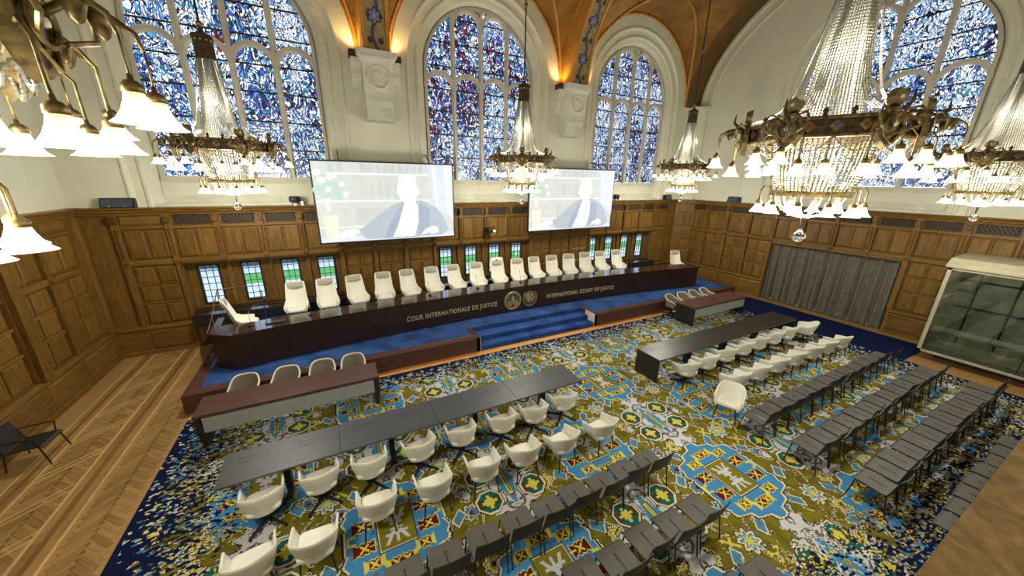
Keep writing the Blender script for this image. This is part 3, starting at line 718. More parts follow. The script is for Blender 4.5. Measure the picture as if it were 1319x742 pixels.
# ---- vault
HALF = 3.58; YM, SY, HY = 6.7, 7.6, 5.4
def vz(u, y):
    a = 3.58*math.sqrt(max(0, 1-(u/HALF)**2)); b = HY*math.sqrt(max(0, 1-((y-YM)/SY)**2)); return ZSP + max(a, b)
def cosgrid(a, b, n): return [(a+b)/2 - (b-a)/2*math.cos(PI*i/n) for i in range(n+1)]
ceiling = None
for c in BC:
    hl = HALF if c != BC[0] else HALF
    U = cosgrid(-HALF, HALF, 56); V = cosgrid(YM-SY, YM+SY, 90)
    P = [[(c+u, y, vz(u, y)) for y in V] for u in U]
    o = MB().grid(P, len(U), len(V)).obj('ceiling' if ceiling is None else 'vault_bay', 'gilt', ceiling)
    if ceiling is None: ceiling = tag(o, kind='structure')
    # gilt edge where the vault meets the back wall and ends
    for rr in (3.52,):
        pts = [(c+px, YB-.05, pz) for px, pz in arcpts(0, ZSP, rr, 180, 0, 36)]
        MB().tube(pts, .045, 6).obj('wall_rib', 'gilt_edge', ceiling)
    for s in (-1, 1):     # groin ribs
        pts = []
        for i in range(0, 40):
            y = YM+SY - .001 - i*.055; b = HY*math.sqrt(max(0, 1-((y-YM)/SY)**2))
            if b > 3.56: break
            u = HALF*math.sqrt(max(0, 1-(b/3.58)**2)); pts.append((c+s*u, y, ZSP+b-.02))
        MB().tube(pts, .05, 6).obj('groin_rib', 'gilt_edge', ceiling)
for xa, xb in ((XL-.05, BC[0]-HALF+.01), (BC[2]+HALF-.01, XR+.05)):      # end bands against the short walls
    V = cosgrid(YM-SY, YM+SY, 90); P = [[(x, y, ZSP + HY*math.sqrt(max(0, 1-((y-YM)/SY)**2))) for y in V] for x in (xa, xb)]
    MB().grid(P, 2, len(V)).obj('end_band', 'gilt_dark', ceiling)
for wl_ in (wall_left, wall_right):
    yc_ = (YB-YM) if wl_ is wall_right else (YM-YF)
    for o_, r_ in ((.16, .07), (.62, .05)): MB().tube([(yc_+(SY-o_)*math.cos(PI*i/60), -.01, ZSP+(HY-o_)*math.sin(PI*i/60)) for i in range(61)], r_, 6).obj('wall_arch_moulding', 'plaster', wl_)
for px in PIERS:
    rb = link('vault_rib', None, ceiling, (px, 0, 0)); sy, hy = 6.85, 4.95
    def arc(off, n=70): return [(YM + (sy-off)*math.cos(PI*i/n), ZSP + (hy-off)*math.sin(PI*i/n)) for i in range(n+1)]
    A = arc(0); n = len(A)
    m = MB(); m.grid([[(-.31, y, z) for y, z in A], [(.31, y, z) for y, z in A]], 2, n); m.obj('ornament_band', 'rib_ornament', rb)
    for s in (-1, 1):
        I, O = arc(.05), arc(-1.0)
        m = MB(); m.grid([[(s*.31, y, z) for y, z in A], [(s*.31, y, z) for y, z in I], [(s*.42, y, z) for y, z in I], [(s*.5, y, z) for y, z in O]], 4, n); m.obj('rib_edge', 'gilt_edge', rb)
# ---- corbels carrying the ribs
def corbel(px):
    t = link('corbel', None, wall_back, (px, 0, 0))
    w2 = .5
    MB().prism([(-.62, 0), (-.62, -.86), (.62, -.86), (.62, 0)], 'z', 9.28, 9.42).obj('capital', 'white_stone', t)
    MB().frus([(-.5, 0, 9.1), (-.5, -.74, 9.1), (.5, -.74, 9.1), (.5, 0, 9.1)], [(-.6, 0, 9.28), (-.6, -.84, 9.28), (.6, -.84, 9.28), (.6, 0, 9.28)]).obj('capital_neck', 'white_stone', t)
    for i in range(9): link('dentil', boxm(.07, .05, .08, 'white_stone', .01), t, (-.48+i*.12, -.83, 9.2))
    MB().frus([(-.44, 0, 8.25), (-.44, -.66, 8.25), (.44, -.66, 8.25), (.44, 0, 8.25)], [(-.48, 0, 9.1), (-.48, -.7, 9.1), (.48, -.7, 9.1), (.48, 0, 9.1)]).obj('block', 'white_stone', t)
    m = MB(); m.tube([(.33*math.cos(2*PI*i/24), -.69-.012*0, 8.68+.33*math.sin(2*PI*i/24)) for i in range(24)], .035, 6, close=True); m.obj('roundel', 'white_stone', t)
    # carved profile head inside the roundel
    hd = [(-.08, -.2), (.02, -.2), (.03, -.12), (.1, -.12), (.09, -.05), (.14, -.03), (.1, .05), (.1, .12), (.03, .19), (-.08, .2), (-.16, .13), (-.17, .0), (-.12, -.08)]
    MB().frus([(x, -.67, 8.68+z) for x, z in hd], [(x*.8, -.74, 8.68+z*.85) for x, z in hd]).obj('carved_head', 'white_stone', t)
    MB().prism([(0, 8.25), (-.6, 8.25), (-.62, 8.0), (-.55, 7.8), (-.52, 7.5), (-.42, 7.42), (0, 7.38)], 'x', -.44, .44).obj('console', 'stone', t)
    for s in (-1, 1):
        xa, xb = sorted((s*.48, s*.78))
        MB().prism([(0, 9.25), (-.42, 9.25), (-.4, 9.1), (-.3, 8.95), (-.32, 8.8), (-.2, 8.6), (-.14, 8.4), (0, 8.35)], 'x', xa, xb).obj('side_bracket', 'white_stone', t)
        MB().box(s*.66-.16, s*.66+.16, -.45, -.12, 9.25, 9.45).obj('uplight_housing', 'dark_bronze', t)
        MB().box(s*.66-.11, s*.66+.11, -.4, -.17, 9.45, 9.455).obj('uplight_lens', 'lens_lit', t)
        L = bpy.data.lights.new('uplight', 'SPOT'); L.energy = UP_W; L.color = (1, .62, .26); L.spot_size = 2.2; L.spot_blend = .7; L.shadow_soft_size = .1
        lo = link('uplight', L, t, (s*.66, -.3, 9.5)); lo.rotation_euler = (math.radians(175), 0, 0)
for px in PIERS: corbel(px)

# ---- gallery parapet under the camera
gal = tag(MB().box(-3, 12, -.6, .055, 4.84, 4.9).obj('trim_1', 'burl'), kind='structure')
MB().box(-3, 12, -.5, -.02, 3.9, 4.84).obj('parapet_panel', 'oak_v', gal)
# ---- outdoors seen through the low windows
gr = tag(MB().box(-60, 80, 15.0, 90, -1.4, -1.2).obj('ground', 'gravel'), kind='structure')
for a in ((-6.4, 60, 27.2, 30.2), (-40, 60, 38, 47)): MB().box(*a, -1.2, -1.17).obj('lawn_strip', 'lawn', gr)
def hedge(x0, x1, y0, y1, h):
    m = MB(); n = max(6, int((x1-x0)/.5)); P = []
    for i in range(n+1):
        x_ = x0+(x1-x0)*i/n; P.append([(x_, y0+R.uniform(-.2, .2), -1.2), (x_, y0+.1+R.uniform(-.2, .2), -1.2+h*.7), (x_, (y0+y1)/2, -1.2+h*R.uniform(.9, 1.1)), (x_, y1, -1.2+h*.6), (x_, y1, -1.2)])
    return m.grid(P, n+1, 5)
NTH_H = ['first', 'second', 'third', 'fourth']
for k, (a, b_) in enumerate(((-30, -14), (-11, 3), (6, 22), (26, 50))):
    tag(hedge(a, b_, 33, 34.6, 2.2).obj('hedge', 'hedge', None, smooth=True), NTH_H[k] + ' clipped dark hedge beyond the lawn outside the low leaded windows', 'hedge', 'hedges outside')
bw = thing('garden_building', 'pale long building far behind the lawn outside the low windows', 'building', (5, 62, -1.2))
MB().box(-45, 45, 0, 6, 0, 9).obj('facade', 'pale_wall', bw)
for i in range(22): MB().box(-42+i*4, -40.4+i*4, -.08, 0, 1.2, 4.5).obj('window', 'pane_dark', bw)
# ================================================================== CARPET, DAIS, BENCH
cp = tag(MB().prism([(CX0, CY0), (CX1, CY0), (CX1, 3.2), (18.45, 3.2), (18.45, 9.35), (17.0, 9.55), (CX0, CY1)], 'z', .001, .014).obj('carpet', 'court_carpet'),
         'huge olive, blue and white patterned carpet melting into a navy border', 'carpet')
PH, JH, RY = .5, .85, 9.83          # dais level, judges' level, riser line
def arcy(x): return 11.5 - .0083*(x-6.65)**2
BX0, BX1 = -2.72, 16.05
dais = thing('dais', 'raised dais with blue carpet, mahogany riser and three carpeted steps', 'dais', (6.6, 11.9, 0))
def D(mb, name, mat): 
    o = mb.obj(name, mat, dais, (-6.6, -11.9, 0)); return o
PX0, PX1, SX0, SX1 = -3.65, 17.9, 3.95, 8.8
m = MB(); m.box(PX0+.3, SX0-.13, RY+.29, 11.5, .0, PH-.005); m.box(SX0-.13, SX1+.13, 10.72, 11.5, 0, PH-.005); m.box(SX1+.13, PX1-.2, RY+.29, 11.5, 0, PH-.005); m.box(PX0+.3, PX1-.2, 11.5, 13.95, 0, PH-.005); D(m, 'carpet_top', 'blue_carpet')
for xa, xb in ((PX0, SX0), (SX1, PX1)):
    D(MB().box(xa, xb, RY, RY+.29, 0.02, PH), 'riser', 'mahogany')
    D(MB().box(xa+(.3 if xa == PX0 else 0), xb, RY+.28, RY+.302, PH-.02, PH+.007), 'trim_strip', 'steel')
D(MB().box(PX0, PX0+.29, RY+.29, 13.9, .02, PH), 'side_riser', 'mahogany'); D(MB().box(PX0+.28, PX0+.302, RY+.3, 13.9, PH-.02, PH+.007), 'trim_strip', 'steel')
D(MB().box(PX1-.2, PX1, RY+.29, 13.9, .02, PH), 'side_riser', 'mahogany')
for xa, xb in ((SX0-.12, SX0), (SX1, SX1+.12)): D(MB().prism([(RY, .02), (RY, .52), (10.72, .52), (10.72, .02)], 'x', xa, xb), 'stair_cheek', 'mahogany')
D(MB().box(SX1-.015, SX1, RY-.003, 10.4, .02, .523), 'trim_strip', 'cream_rim'); D(MB().box(SX0-.004, SX0+.012, RY-.003, RY+.01, .02, .523), 'trim_strip', 'cream_rim')
for k, (ya, yb_) in enumerate(((RY+.02, 10.27), (10.24, 10.74))): D(MB().box(SX0+.012, SX1-.015, ya, 10.75, .0, .167*(k+1)), 'step', 'step_carpet')
m = MB(); n = 40   # judges' floor behind the bench
P = [[(-3.14+19.15*i/n, max(arcy(-3.14+19.15*i/n)+.25, 11.55 if i < 2 else 0), z) for z in (PH, JH)] for i in range(n+1)]; m.grid(P, n+1, 2); m.grid([[(a[1][0], a[1][1], JH), (a[1][0], 14.1, JH)] for a in P], n+1, 2); m.grid([[(P[0][0][0], P[0][0][1], z), (P[0][0][0], 14.1, z)] for z in (PH, JH)], 2, 2); m.grid([[(P[-1][0][0], P[-1][0][1], z), (P[-1][0][0], 14.1, z)] for z in (PH, JH)], 2, 2)
D(m, 'judges_floor', 'blue_carpet')
for s in (0, 1, 2, 3):  # fixing screws on the riser face
    D(MB().lathe([(0, 0), (.012, .002), (.012, .008)], 8, (SX0-.35+(s % 2)*.18, RY-.002, .12+(s//2)*.25)), 'screw', 'steel')

# the judges' bench
bench = thing('judges_bench', "long dark curved judges' bench with gilt lettering and two round emblems", 'bench', (6.65, 11.5, PH))
BT = 1.52
def Bq(mb, name, mat, smooth=False): return mb.obj(name, mat, bench, (-6.65, -11.5, -PH), smooth=smooth)
xs_ = [BX0 + (BX1-BX0)*i/48 for i in range(49)]
nf = 6
for k in range(nf):     # front veneer panels
    xa, xb = BX0+(BX1-BX0)*k/nf, BX0+(BX1-BX0)*(k+1)/nf; seg = [xa+(xb-xa)*i/10 for i in range(11)]
    m = MB(); rings = [[(x, arcy(x)+dy, z) for dy, z in ((0, PH+.03), (0, BT-.05), (.04, BT-.05), (.04, PH+.03))] for x in seg]
    m.grid([[r_[j] for r_ in rings] for j in (0, 1, 2, 3, 0)], 5, 11); Bq(m, 'front_panel', 'wenge')
m = MB(); rings = [[(x, arcy(x)+dy, z) for dy, z in ((-.03, BT-.05), (-.03, BT), (.95, BT-.06), (.95, BT-.11))] for x in xs_]
m.grid([[r_[j] for r_ in rings] for j in (0, 1, 2, 3, 0)], 5, 49); Bq(m, 'desk_top', 'wenge_polished')
m = MB(); rings = [[(x, arcy(x)+dy, z) for dy, z in ((.05, PH+.0), (.05, PH+.03), (.3, PH+.03), (.3, PH))] for x in xs_]
m.grid([[r_[j] for r_ in rings] for j in (0, 1, 2, 3, 0)], 5, 49); Bq(m, 'kick_plinth', 'black')
m = MB(); a, b_, c_ = (BX0, arcy(BX0)), (-3.18, 11.10), (-3.24, 12.35)
for p, q in ((a, b_), (b_, c_)):
    dx, dy = q[0]-p[0], q[1]-p[1]; L_ = math.hypot(dx, dy); nx, ny = -dy/L_*-.04, dx/L_*-.04
    mm = MB(); mm.frus([(p[0], p[1], PH+.0), (q[0], q[1], PH), (q[0]+nx, q[1]+ny, PH), (p[0]+nx, p[1]+ny, PH)], [(p[0], p[1], BT-.03), (q[0], q[1], BT-.03), (q[0]+nx, q[1]+ny, BT-.03), (p[0]+nx, p[1]+ny, BT-.03)]); Bq(mm, 'end_panel', 'wenge')
Bq(MB().prism([(BX0-.0, arcy(BX0)-.03), (-3.22, 11.08), (-3.28, 12.36), (-3.12, 12.36), (-3.06, 11.6), (BX0, arcy(BX0)+.95)], 'z', BT-.07, BT-.008), 'end_top', 'wenge')
mm = MB().box(BX1-.04, BX1, arcy(BX1), arcy(BX1)+.95, PH, BT-.06); Bq(mm, 'end_panel', 'wenge')
# lettering, bent to the curve of the front
def lettering(body, xa, xb, zc, size):
    cu = bpy.data.curves.new('lettering', 'FONT'); cu.body = body; cu.size = size; cu.extrude = .006; cu.small_caps_scale = .92; cu.space_character = 1.12; cu.offset = .005
    for i, ch in enumerate(body):
        cu.body_format[i].use_small_caps = not (i == 0 or body[i-1] == ' ')
    cu.body = ''.join(body); 
    for i, ch in enumerate(body): cu.body_format[i].use_small_caps = not (i == 0 or body[i-1] == ' ')
    cu.body = ''.join(ch if (i == 0 or body[i-1] == ' ') else ch.lower() for i, ch in enumerate(body))
    for i, ch in enumerate(body): cu.body_format[i].use_small_caps = not (i == 0 or body[i-1] == ' ')
    t = bpy.data.objects.new('tmp_text', cu); COL.objects.link(t); dg = bpy.context.evaluated_depsgraph_get(); dg.update()
    me = bpy.data.meshes.new_from_object(t.evaluated_get(dg)); bpy.data.objects.remove(t)
    x0 = min(v.co.x for v in me.vertices); x1 = max(v.co.x for v in me.vertices); sc = (xb-xa)/(x1-x0)
    for v in me.vertices:
        x_ = xa + (v.co.x-x0)*sc; z_ = zc + v.co.y*1.0 + (x_-xa)*0; v.co = (x_-6.65, arcy(x_)-.008-v.co.z-11.5, z_-PH)
    me.materials.clear(); me.materials.append(MATS['gold_letter']); me.name = 'lettering'
    tag(link('lettering', me, bench), 'gilt capital lettering on the bench front')
lettering('COUR INTERNATIONALE DE JUSTICE', 1.89, 5.32, .87, .25)
lettering('INTERNATIONAL COURT OF JUSTICE', 7.59, 11.1, .85, .25)
# emblems (thin gilt relief on the front)
def ring(m, cx_, cz, r, t, y=0, n=32): m.tube([(cx_+r*math.cos(2*PI*i/n), y, cz+r*math.sin(2*PI*i/n)) for i in range(n)], t, 5, close=True)
def seal(cx_):
    t = Bq(MB().lathe([(0, 0), (.36, 0), (.36, .012), (0, .012)], 32), 'emblem_disc', 'dark_bronze'); t.location = (cx_-6.65, arcy(cx_)-.002-11.5, .98-PH); t.rotation_euler = (PI/2, 0, 0); return t
def gilt(mb, cx_): 
    o = mb.obj('emblem_relief', 'gold_letter', bench, (cx_-6.65, arcy(cx_)-.018-11.5, .98-PH)); return o
seal(6.01); m = MB(); ring(m, 0, 0, .355, .016); ring(m, 0, 0, .27, .01)
for i in range(28):
    a = 2*PI*i/28; m.box(.312*math.cos(a)-.012, .312*math.cos(a)+.012, -.008, .004, .312*math.sin(a)-.016, .312*math.sin(a)+.016)
for sx in (-1, 1): ring(m, sx*.115, -.1, .09, .012); ring(m, sx*.115, -.1, .045, .01, n=12); m.box(sx*.115-.085, sx*.115+.085, -.008, .004, -.106, -.094)
m.frus([(-.07, 0, -.02), (.07, 0, -.02), (.03, 0, .14), (-.03, 0, .14)], [(-.05, -.014, -.01), (.05, -.014, -.01), (.02, -.014, .13), (-.02, -.014, .13)])
m.lathe([(0, -.03), (.03, -.015), (.03, .015), (0, .03)], 10, (0, -.004, .18)); m.box(-.17, .17, -.01, .002, .115, .13)
for sx in (-1, 1): m.tube([(sx*.17, -.004, .12), (sx*.21, -.004, .03), (sx*.13, -.004, .03)], .009, 5, close=True)
gilt(m, 6.01)
m = MB()
for r_ in (.06, .12, .18, .24): ring(m, 0, .03, r_, .007)
for i in range(8): a = PI*i/8; m.tube([(.24*math.cos(a), 0, .03+.24*math.sin(a)), (-.24*math.cos(a), 0, .03-.24*math.sin(a))], .004, 4)
for cx_, cz, w_, h_ in ((.1, .12, .07, .05), (-.1, .1, .06, .06), (-.08, -.06, .05, .07), (.06, -.08, .05, .05), (.16, -.0, .04, .06), (-.17, .02, .04, .04)):
    P = [(cx_+w_*R.uniform(.6, 1)*math.cos(a), cz+h_*R.uniform(.6, 1)*math.sin(a)) for a in [k*PI/4 for k in range(8)]]; m.prism(P, 'y', -.012, .004)
for sx in (-1, 1):
    for i in range(11):
        a = math.radians(-95+i*14); cx_, cz = sx*.31*math.cos(a), .31*math.sin(a)*1.05
        for q in (0, 1):
            b_ = a + (.9 if q else 2.0); P = [(0, -.018), (.03, 0), (0, .018), (-.06, 0)]
            P = [(cx_+sx*(x*math.cos(b_)-z*math.sin(b_)), cz+(x*math.sin(b_)+z*math.cos(b_))) for x, z in P]; m.prism(P, 'y', -.012, .004)
gilt(m, 6.79)
# desk equipment on the bench: inset monitors, microphones
def desk_mic(x, y, z, rz, label, grp):
    t = thing('microphone', label, 'microphone', (x, y, z), rz, grp)
    cached_mic(t); return t
def cached_mic(t):
    link('base', cached('mb', lambda: rbox(.11, .14, .035, .012).mesh('base', 'black', True)), t)
    link('stem', cached('ms', lambda: MB().tube([(0, .03, .03), (0, .04, .2), (0, .09, .36), (0, .15, .42)], .006, 6).mesh('stem', 'steel', True)), t)
    link('head', cached('mh', lambda: MB().lathe([(0, 0), (.012, .005), (.014, .05), (.008, .065), (0, .067)], 8).mesh('head', 'black', True)), t, (0, .14, .41))

# ================================================================== CHAIRS
def smooth01(a): a = max(0, min(1, a)); return a*a*(3-2*a)
def shell_mesh(hw, yb, yf, zbot, hfun, lean=0, thick=.035, taper=.24, mats='leather', nu=36, nv=7, name='shell', rim=False):
    """bucket shell: U in plan (open to +y), rim height hfun(c) with c = 1 at the back, 0 at the sides, <0 along the arms"""
    path = []
    for i in range(nu+1):
        t = -1+2*i/nu; a = abs(t)
        if a < .68:
            ph = t/.68*PI/2; path.append((math.sin(ph), -math.cos(ph), math.cos(ph), t))
        else:
            k = (a-.68)/.32; path.append((math.copysign(1, t), k, -k, t))
    ym = yb + (yf-yb)*.42
    def pt(px, py, c, s, off):
        h = hfun(c); z = zbot + (h-zbot)*s
        ins = 1 - taper*(1-s)**1.6
        yy = ym + (py*(ym-yb) if py < 0 else py*(yf-ym))
        n_ = off/hw
        x = hw*px*(ins-n_); y = ym + (yy-ym)*(ins-n_*.8) if py < 0 else ym + (yy-ym)
        if c > 0: y -= lean*max(0, z-.5)*smooth01(c*1.5)
        return (x, y, z)
    svals = [i/nv for i in range(nv+1)]
    P = []
    for px, py, c, t in path:
        out = [pt(px, py, c, s, 0) for s in svals]; inn = [pt(px, py, c, s, thick) for s in svals[::-1]]
        rimm = pt(px, py, c, 1.0, thick*.5); rimm = (rimm[0], rimm[1], rimm[2]+thick*.35)
        P.append(out + [rimm] + inn)
    nr = len(P[0]); m = MB(); m.grid(P, len(P), nr)
    for e in (0, len(P)-1):
        vs = P[e]; m.add(vs, [tuple(range(len(vs)))])
    rimpts = [pt(px, py, c, 1.0, thick*.5) for px, py, c, t in path]
    return m, rimpts
def tub_h(c): return .66 + .15*smooth01((c+.15)/1.0) - (.05*max(0, -c)**2)
def make_tub(kind):
    t = link({'swivel': 'swivel_armchair', 'leg': 'armchair', 'clerk': 'clerk_chair'}[kind], None)
    m, rim = shell_mesh(.31, -.29, .24, .36, tub_h, .18)
    mat = 'leather' if kind != 'clerk' else 'beige_fabric'
    m.obj('shell', mat, t, smooth=True)
    if kind == 'clerk': MB().tube([(x, y, z+.01) for x, y, z in rim], .022, 8).obj('rim_piping', 'cream_rim', t, smooth=True)
    rbox(.48, .47, .10, .035, top=1).obj('seat', mat, t, (0, .005, .38), smooth=True)
    if kind == 'leg':
        for sx in (-1, 1):
            for sy in (-1, 1): MB().tube([(sx*.19, sy*.17, .38), (sx*.235, sy*.215, 0)], [.018, .012], 8).obj('leg', 'black_metal', t)
        m = MB(); m.box(-.2, .2, -.18, .18, .35, .385); m.obj('seat_frame', 'black_metal', t)
    else:
        MB().lathe([(.03, .09), (.03, .3), (.075, .36), (.075, .38)], 12).obj('column', 'black_metal', t)
        for k in range(4):
            a = PI/4+k*PI/2; c, s = math.cos(a), math.sin(a)
            sp = MB().frus([(.03, -.025, .06), (.36, -.014, .03), (.36, .014, .03), (.03, .025, .06)], [(.03, -.02, .11), (.36, -.012, .05), (.36, .012, .05), (.03, .02, .11)]).obj('base_spoke', 'black_metal', t, rz=a)
            MB().lathe([(.0, 0), (.022, 0), (.022, .032), (0, .032)], 8, (.34*c, .34*s, 0)).obj('glide', 'black', t)
    return t
def hb_h(c): return .64 + .05*smooth01(c/.3) + .59*smooth01((c-.36)/.26) - (.04*max(0, -c))
def make_highback(president=False):
    t = link('high_back_chair', None)
    f = (lambda c: hb_h(c) + (.12*smooth01((c-.36)/.26))) if president else hb_h
    m, rim = shell_mesh(.35, -.28, .24, .40, f, .24, .045, .22, nu=60, nv=9); m.obj('back_shell', 'leather', t, smooth=True)
    rbox(.52, .56, .12, .045).obj('seat', 'leather', t, (0, .06, .42), smooth=True)
    o = rbox(.50, .10, .21, .04).obj('head_pillow', 'pillow', t, (0, -.36, 1.08), smooth=True); o.rotation_euler = (math.radians(13), 0, 0)
    if president: MB().frus([(-.05, 0, 0), (.05, 0, 0), (.05, 0, .06), (-.05, 0, .06)], [(-.04, .012, .008), (.04, .012, .008), (.04, .012, .052), (-.04, .012, .052)]).obj('crest', 'jewel_red', t, (0, -.375, 1.27))
    MB().lathe([(.03, .09), (.03, .34), (.1, .40), (.1, .42)], 12).obj('column', 'steel', t)
    for k in range(5): MB().frus([(.03, -.025, .05), (.32, -.014, .0), (.32, .014, .0), (.03, .025, .05)], [(.03, -.02, .1), (.32, -.012, .04), (.32, .012, .04), (.03, .02, .1)]).obj('base_spoke', 'steel', t, rz=k*2*PI/5)
    return t
def make_black(slot):
    t = link('stacking_chair', None); W = .245
    # seat: bent sheet with a slot
    prof = [(.27, .405), (.262, .432), (.23, .448), (.12, .452), (.10, .452), (-.10, .446), (-.12, .446), (-.2, .452)]
    def strip(xa, xb, i0, i1):
        P = prof[i0:i1+1]; m.grid([[(x, y, z) for y, z in P] + [(x, y, z-.016) for y, z in P[::-1]] + [(x, P[0][0], P[0][1])] for x in (xa, xb)], 2, 2*len(P)+1)
        for x in (xa, xb): m.add([(x, y, z) for y, z in P] + [(x, y, z-.016) for y, z in P[::-1]], [tuple(range(2*len(P)))])
    m = MB(); strip(-W, -.012, 0, 7); strip(.012, W, 0, 7); strip(-.012, .012, 0, 3); strip(-.012, .012, 6, 7); m.obj('seat', 'seat_grey', t)
    MB().box(-.012, .012, -.115, .115, .434, .442).obj('slot', slot, t)
    # backrest: bent sheet
    m = MB(); P = []
    for i in range(9):
        u = -1+2*i/8; x = u*(W-.004); cu = .022*(1-u*u)
        P.append([(x, -.225-cu, .51), (x, -.262-cu, .66), (x, -.292-cu, .82), (x, -.304-cu, .82), (x, -.274-cu, .66), (x, -.237-cu, .51), (x, -.225-cu, .51)])
    m.grid(P, 9, 7)
    for e in (0, 8): m.add(P[e][:6], [tuple(range(6))])
    m.obj('backrest', 'back_black', t)
    for s in (-1, 1):
        MB().tube([(s*.235, .21, .43), (s*.24, .27, 0)], .012, 6).obj('leg', 'black_metal', t)
        MB().tube([(s*.24, -.275, 0), (s*.24, -.2, .43), (s*.243, -.235, .54), (s*.243, -.292, .80)], .012, 6).obj('leg', 'black_metal', t)
        MB().tube([(s*.235, .22, .425), (s*.235, -.2, .43)], .011, 6).obj('seat_rail', 'black_metal', t)
    MB().tube([(-.235, -.2, .425), (.235, -.2, .425)], .01, 6).obj('cross_rail', 'black_metal', t)
    return t
PROTO = {}
def place(key, maker, loc, rz, label, cat, group):
    if key not in PROTO: o = PROTO[key] = maker(); KIDS[o.name] = list(o.children)
    else: o = copy_tree(PROTO[key])
    o.location = loc; o.rotation_euler = (0, 0, rz); tag(o, label, cat)
    if group: o['group'] = group
    elif 'group' in o.keys(): del o['group']
    return o
rz_ = lambda a: math.radians(a)
NTH = ['first', 'second', 'third', 'fourth', 'fifth', 'sixth', 'seventh', 'eighth', 'ninth', 'tenth', 'eleventh', 'twelfth', 'thirteenth', 'fourteenth', 'fifteenth', 'sixteenth']
# judges' high-backs
CHX = [-1.33, -.40, .56, 1.48, 2.42, 3.36, 4.30, 5.24, 6.22, 7.16, 8.1, 9.02, 9.94, 10.9, 11.86, 12.9]
for i, x in enumerate(CHX):
    y = 13.18 - .0045*(x-6.5)**2
    if i == 8: place('pres', lambda: make_highback(True), (x, y, JH), PI + rz_(-6), 'taller white high-backed chair with a small red crest, among the judges’ chairs'.replace('’', "'"), 'chair', None)
    else: place('hb', make_highback, (x, y, JH), PI + rz_(R.uniform(-8, 8) - (8 if x > 5 else -4)), NTH[i] + " white high-backed chair with head pillow counted from the bench's chamfered end", 'chair', "judges' chairs behind the bench")
place('hb', make_highback, (-2.62, 12.12, JH), -PI/2 + rz_(8), 'white high-backed chair turned sideways at the chamfered end of the bench', 'chair', None)
place('hb', make_highback, (17.25, 12.9, JH-.35), PI + rz_(-20), 'lone white high-backed chair against the panelling near the oak corner', 'chair', None)
# tables
def black_table(x0, x1, y0, y1, slab, label, mat, segs):
    t = thing('conference_table', label, 'table', ((x0+x1)/2, (y0+y1)/2, 0.014)); w_ = x1-x0; d_ = y1-y0; Z = .726
    for k in range(segs):
        xa = -w_/2+w_*k/segs; xb = xa+w_/segs
        link('top_segment', boxm(xb-xa-.004, d_, .045, mat, .004), t, ((xa+xb)/2, 0, Z-.045))
    nflap = segs*2
    for k in range(nflap):
        xc = -w_/2+w_*(k+.5)/nflap
        f = link('cable_flap', None, t, (xc, .12, Z))
        for q in ((-.22, .22, -.062, -.056), (-.22, .22, .056, .062), (-.22, -.214, -.062, .062), (.214, .22, -.062, .062)): f2 = MB().box(q[0], q[1], q[2], q[3], -.003, .0012).obj('flap_seam', 'groove', f)
    xsl = []
    if slab: 
        for s in (-1, 1): MB().box(s*w_/2-(.05 if s > 0 else 0), s*w_/2+(.05 if s < 0 else 0), -d_/2+.03, d_/2-.03, 0, Z-.045).obj('end_slab', 'table_dark', t)
    for k in range(1, 4 if slab else 5):
        xc = -w_/2+w_*(k-.5 if not slab else k)/4
        MB().box(xc-.05, xc+.05, -.1, .1, .03, Z-.045).obj('pedestal', 'black_metal', t); MB().box(xc-.06, xc+.06, -d_/2+.08, d_/2-.08, 0, .03).obj('foot', 'black_metal', t)
    MB().box(-w_/2+.2, w_/2-.2, .12, .14, .38, Z-.045).obj('modesty_panel', 'black', t)
    return t
black_table(-2.17, 5.12, 5.98, 6.82, False, 'long grey-black conference table with cable flaps, facing the bench beside the parquet aisle', 'table_black', 4)
black_table(7.72, 15.0, 5.82, 6.68, True, 'long dark conference table with full end slab, nearer the grey curtain', 'table_dark', 4)
def side_table(x0, x1, y0, y1, label):
    t = thing('registry_table', label, 'table', ((x0+x1)/2, (y0+y1)/2, .014)); w_ = x1-x0; d_ = y1-y0; Z = .79
    link('table_top', boxm(w_, d_, .06, 'mahogany', .006), t, (0, 0, Z-.06))
    for s in (-1, 1): MB().frus([(s*w_/2-s*.14, -d_/2+.04, 0), (s*w_/2-s*.04, -d_/2+.04, 0), (s*w_/2-s*.04, d_/2-.06, 0), (s*w_/2-s*.14, d_/2-.06, 0)][::s], [(s*w_/2-s*.09, -d_/2+.01, Z-.06), (s*w_/2-s*.002, -d_/2+.01, Z-.06), (s*w_/2-s*.002, d_/2-.01, Z-.06), (s*w_/2-s*.09, d_/2-.01, Z-.06)][::s]).obj('end_slab', 'table_dark', t)
    o = MB().box(-w_/2+.13, w_/2-.13, -d_/2+.03, -d_/2+.05, .36, Z-.1).obj('modesty_panel', 'modesty', t)
    MB().box(-w_/2+.13, w_/2-.13, -d_/2+.022, -d_/2+.056, .345, .36).obj('panel_edge', 'steel', t)
    for k in range(3):
        xc = -w_/2 + w_*(k+.5)/3; f = link('cable_flap', None, t, (xc, -.02, Z))
        for q in ((-.17, .17, -.052, -.045), (-.17, .17, .045, .052), (-.17, -.163, -.05, .05), (.163, .17, -.05, .05)): MB().box(q[0], q[1], q[2], q[3], -.003, .0012).obj('flap_seam', 'groove', f)
side_table(-3.0, .6, 8.25, 9.04, 'mahogany registry table with pale modesty panel, beside the parquet aisle')
side_table(12.3, 15.82, 8.1, 8.95, 'mahogany registry table with pale modesty panel, near the grey curtain')
FL = .018
for i, x in enumerate((-2.33, -1.47, -.66, .08)): place('clerk', lambda: make_tub('clerk'), (x, 9.40, FL), PI + rz_(R.uniform(-10, 10)), NTH[3-i] + ' beige clerk chair from the dais steps, behind the parquet-side registry table', 'chair', 'clerk chairs, aisle end')
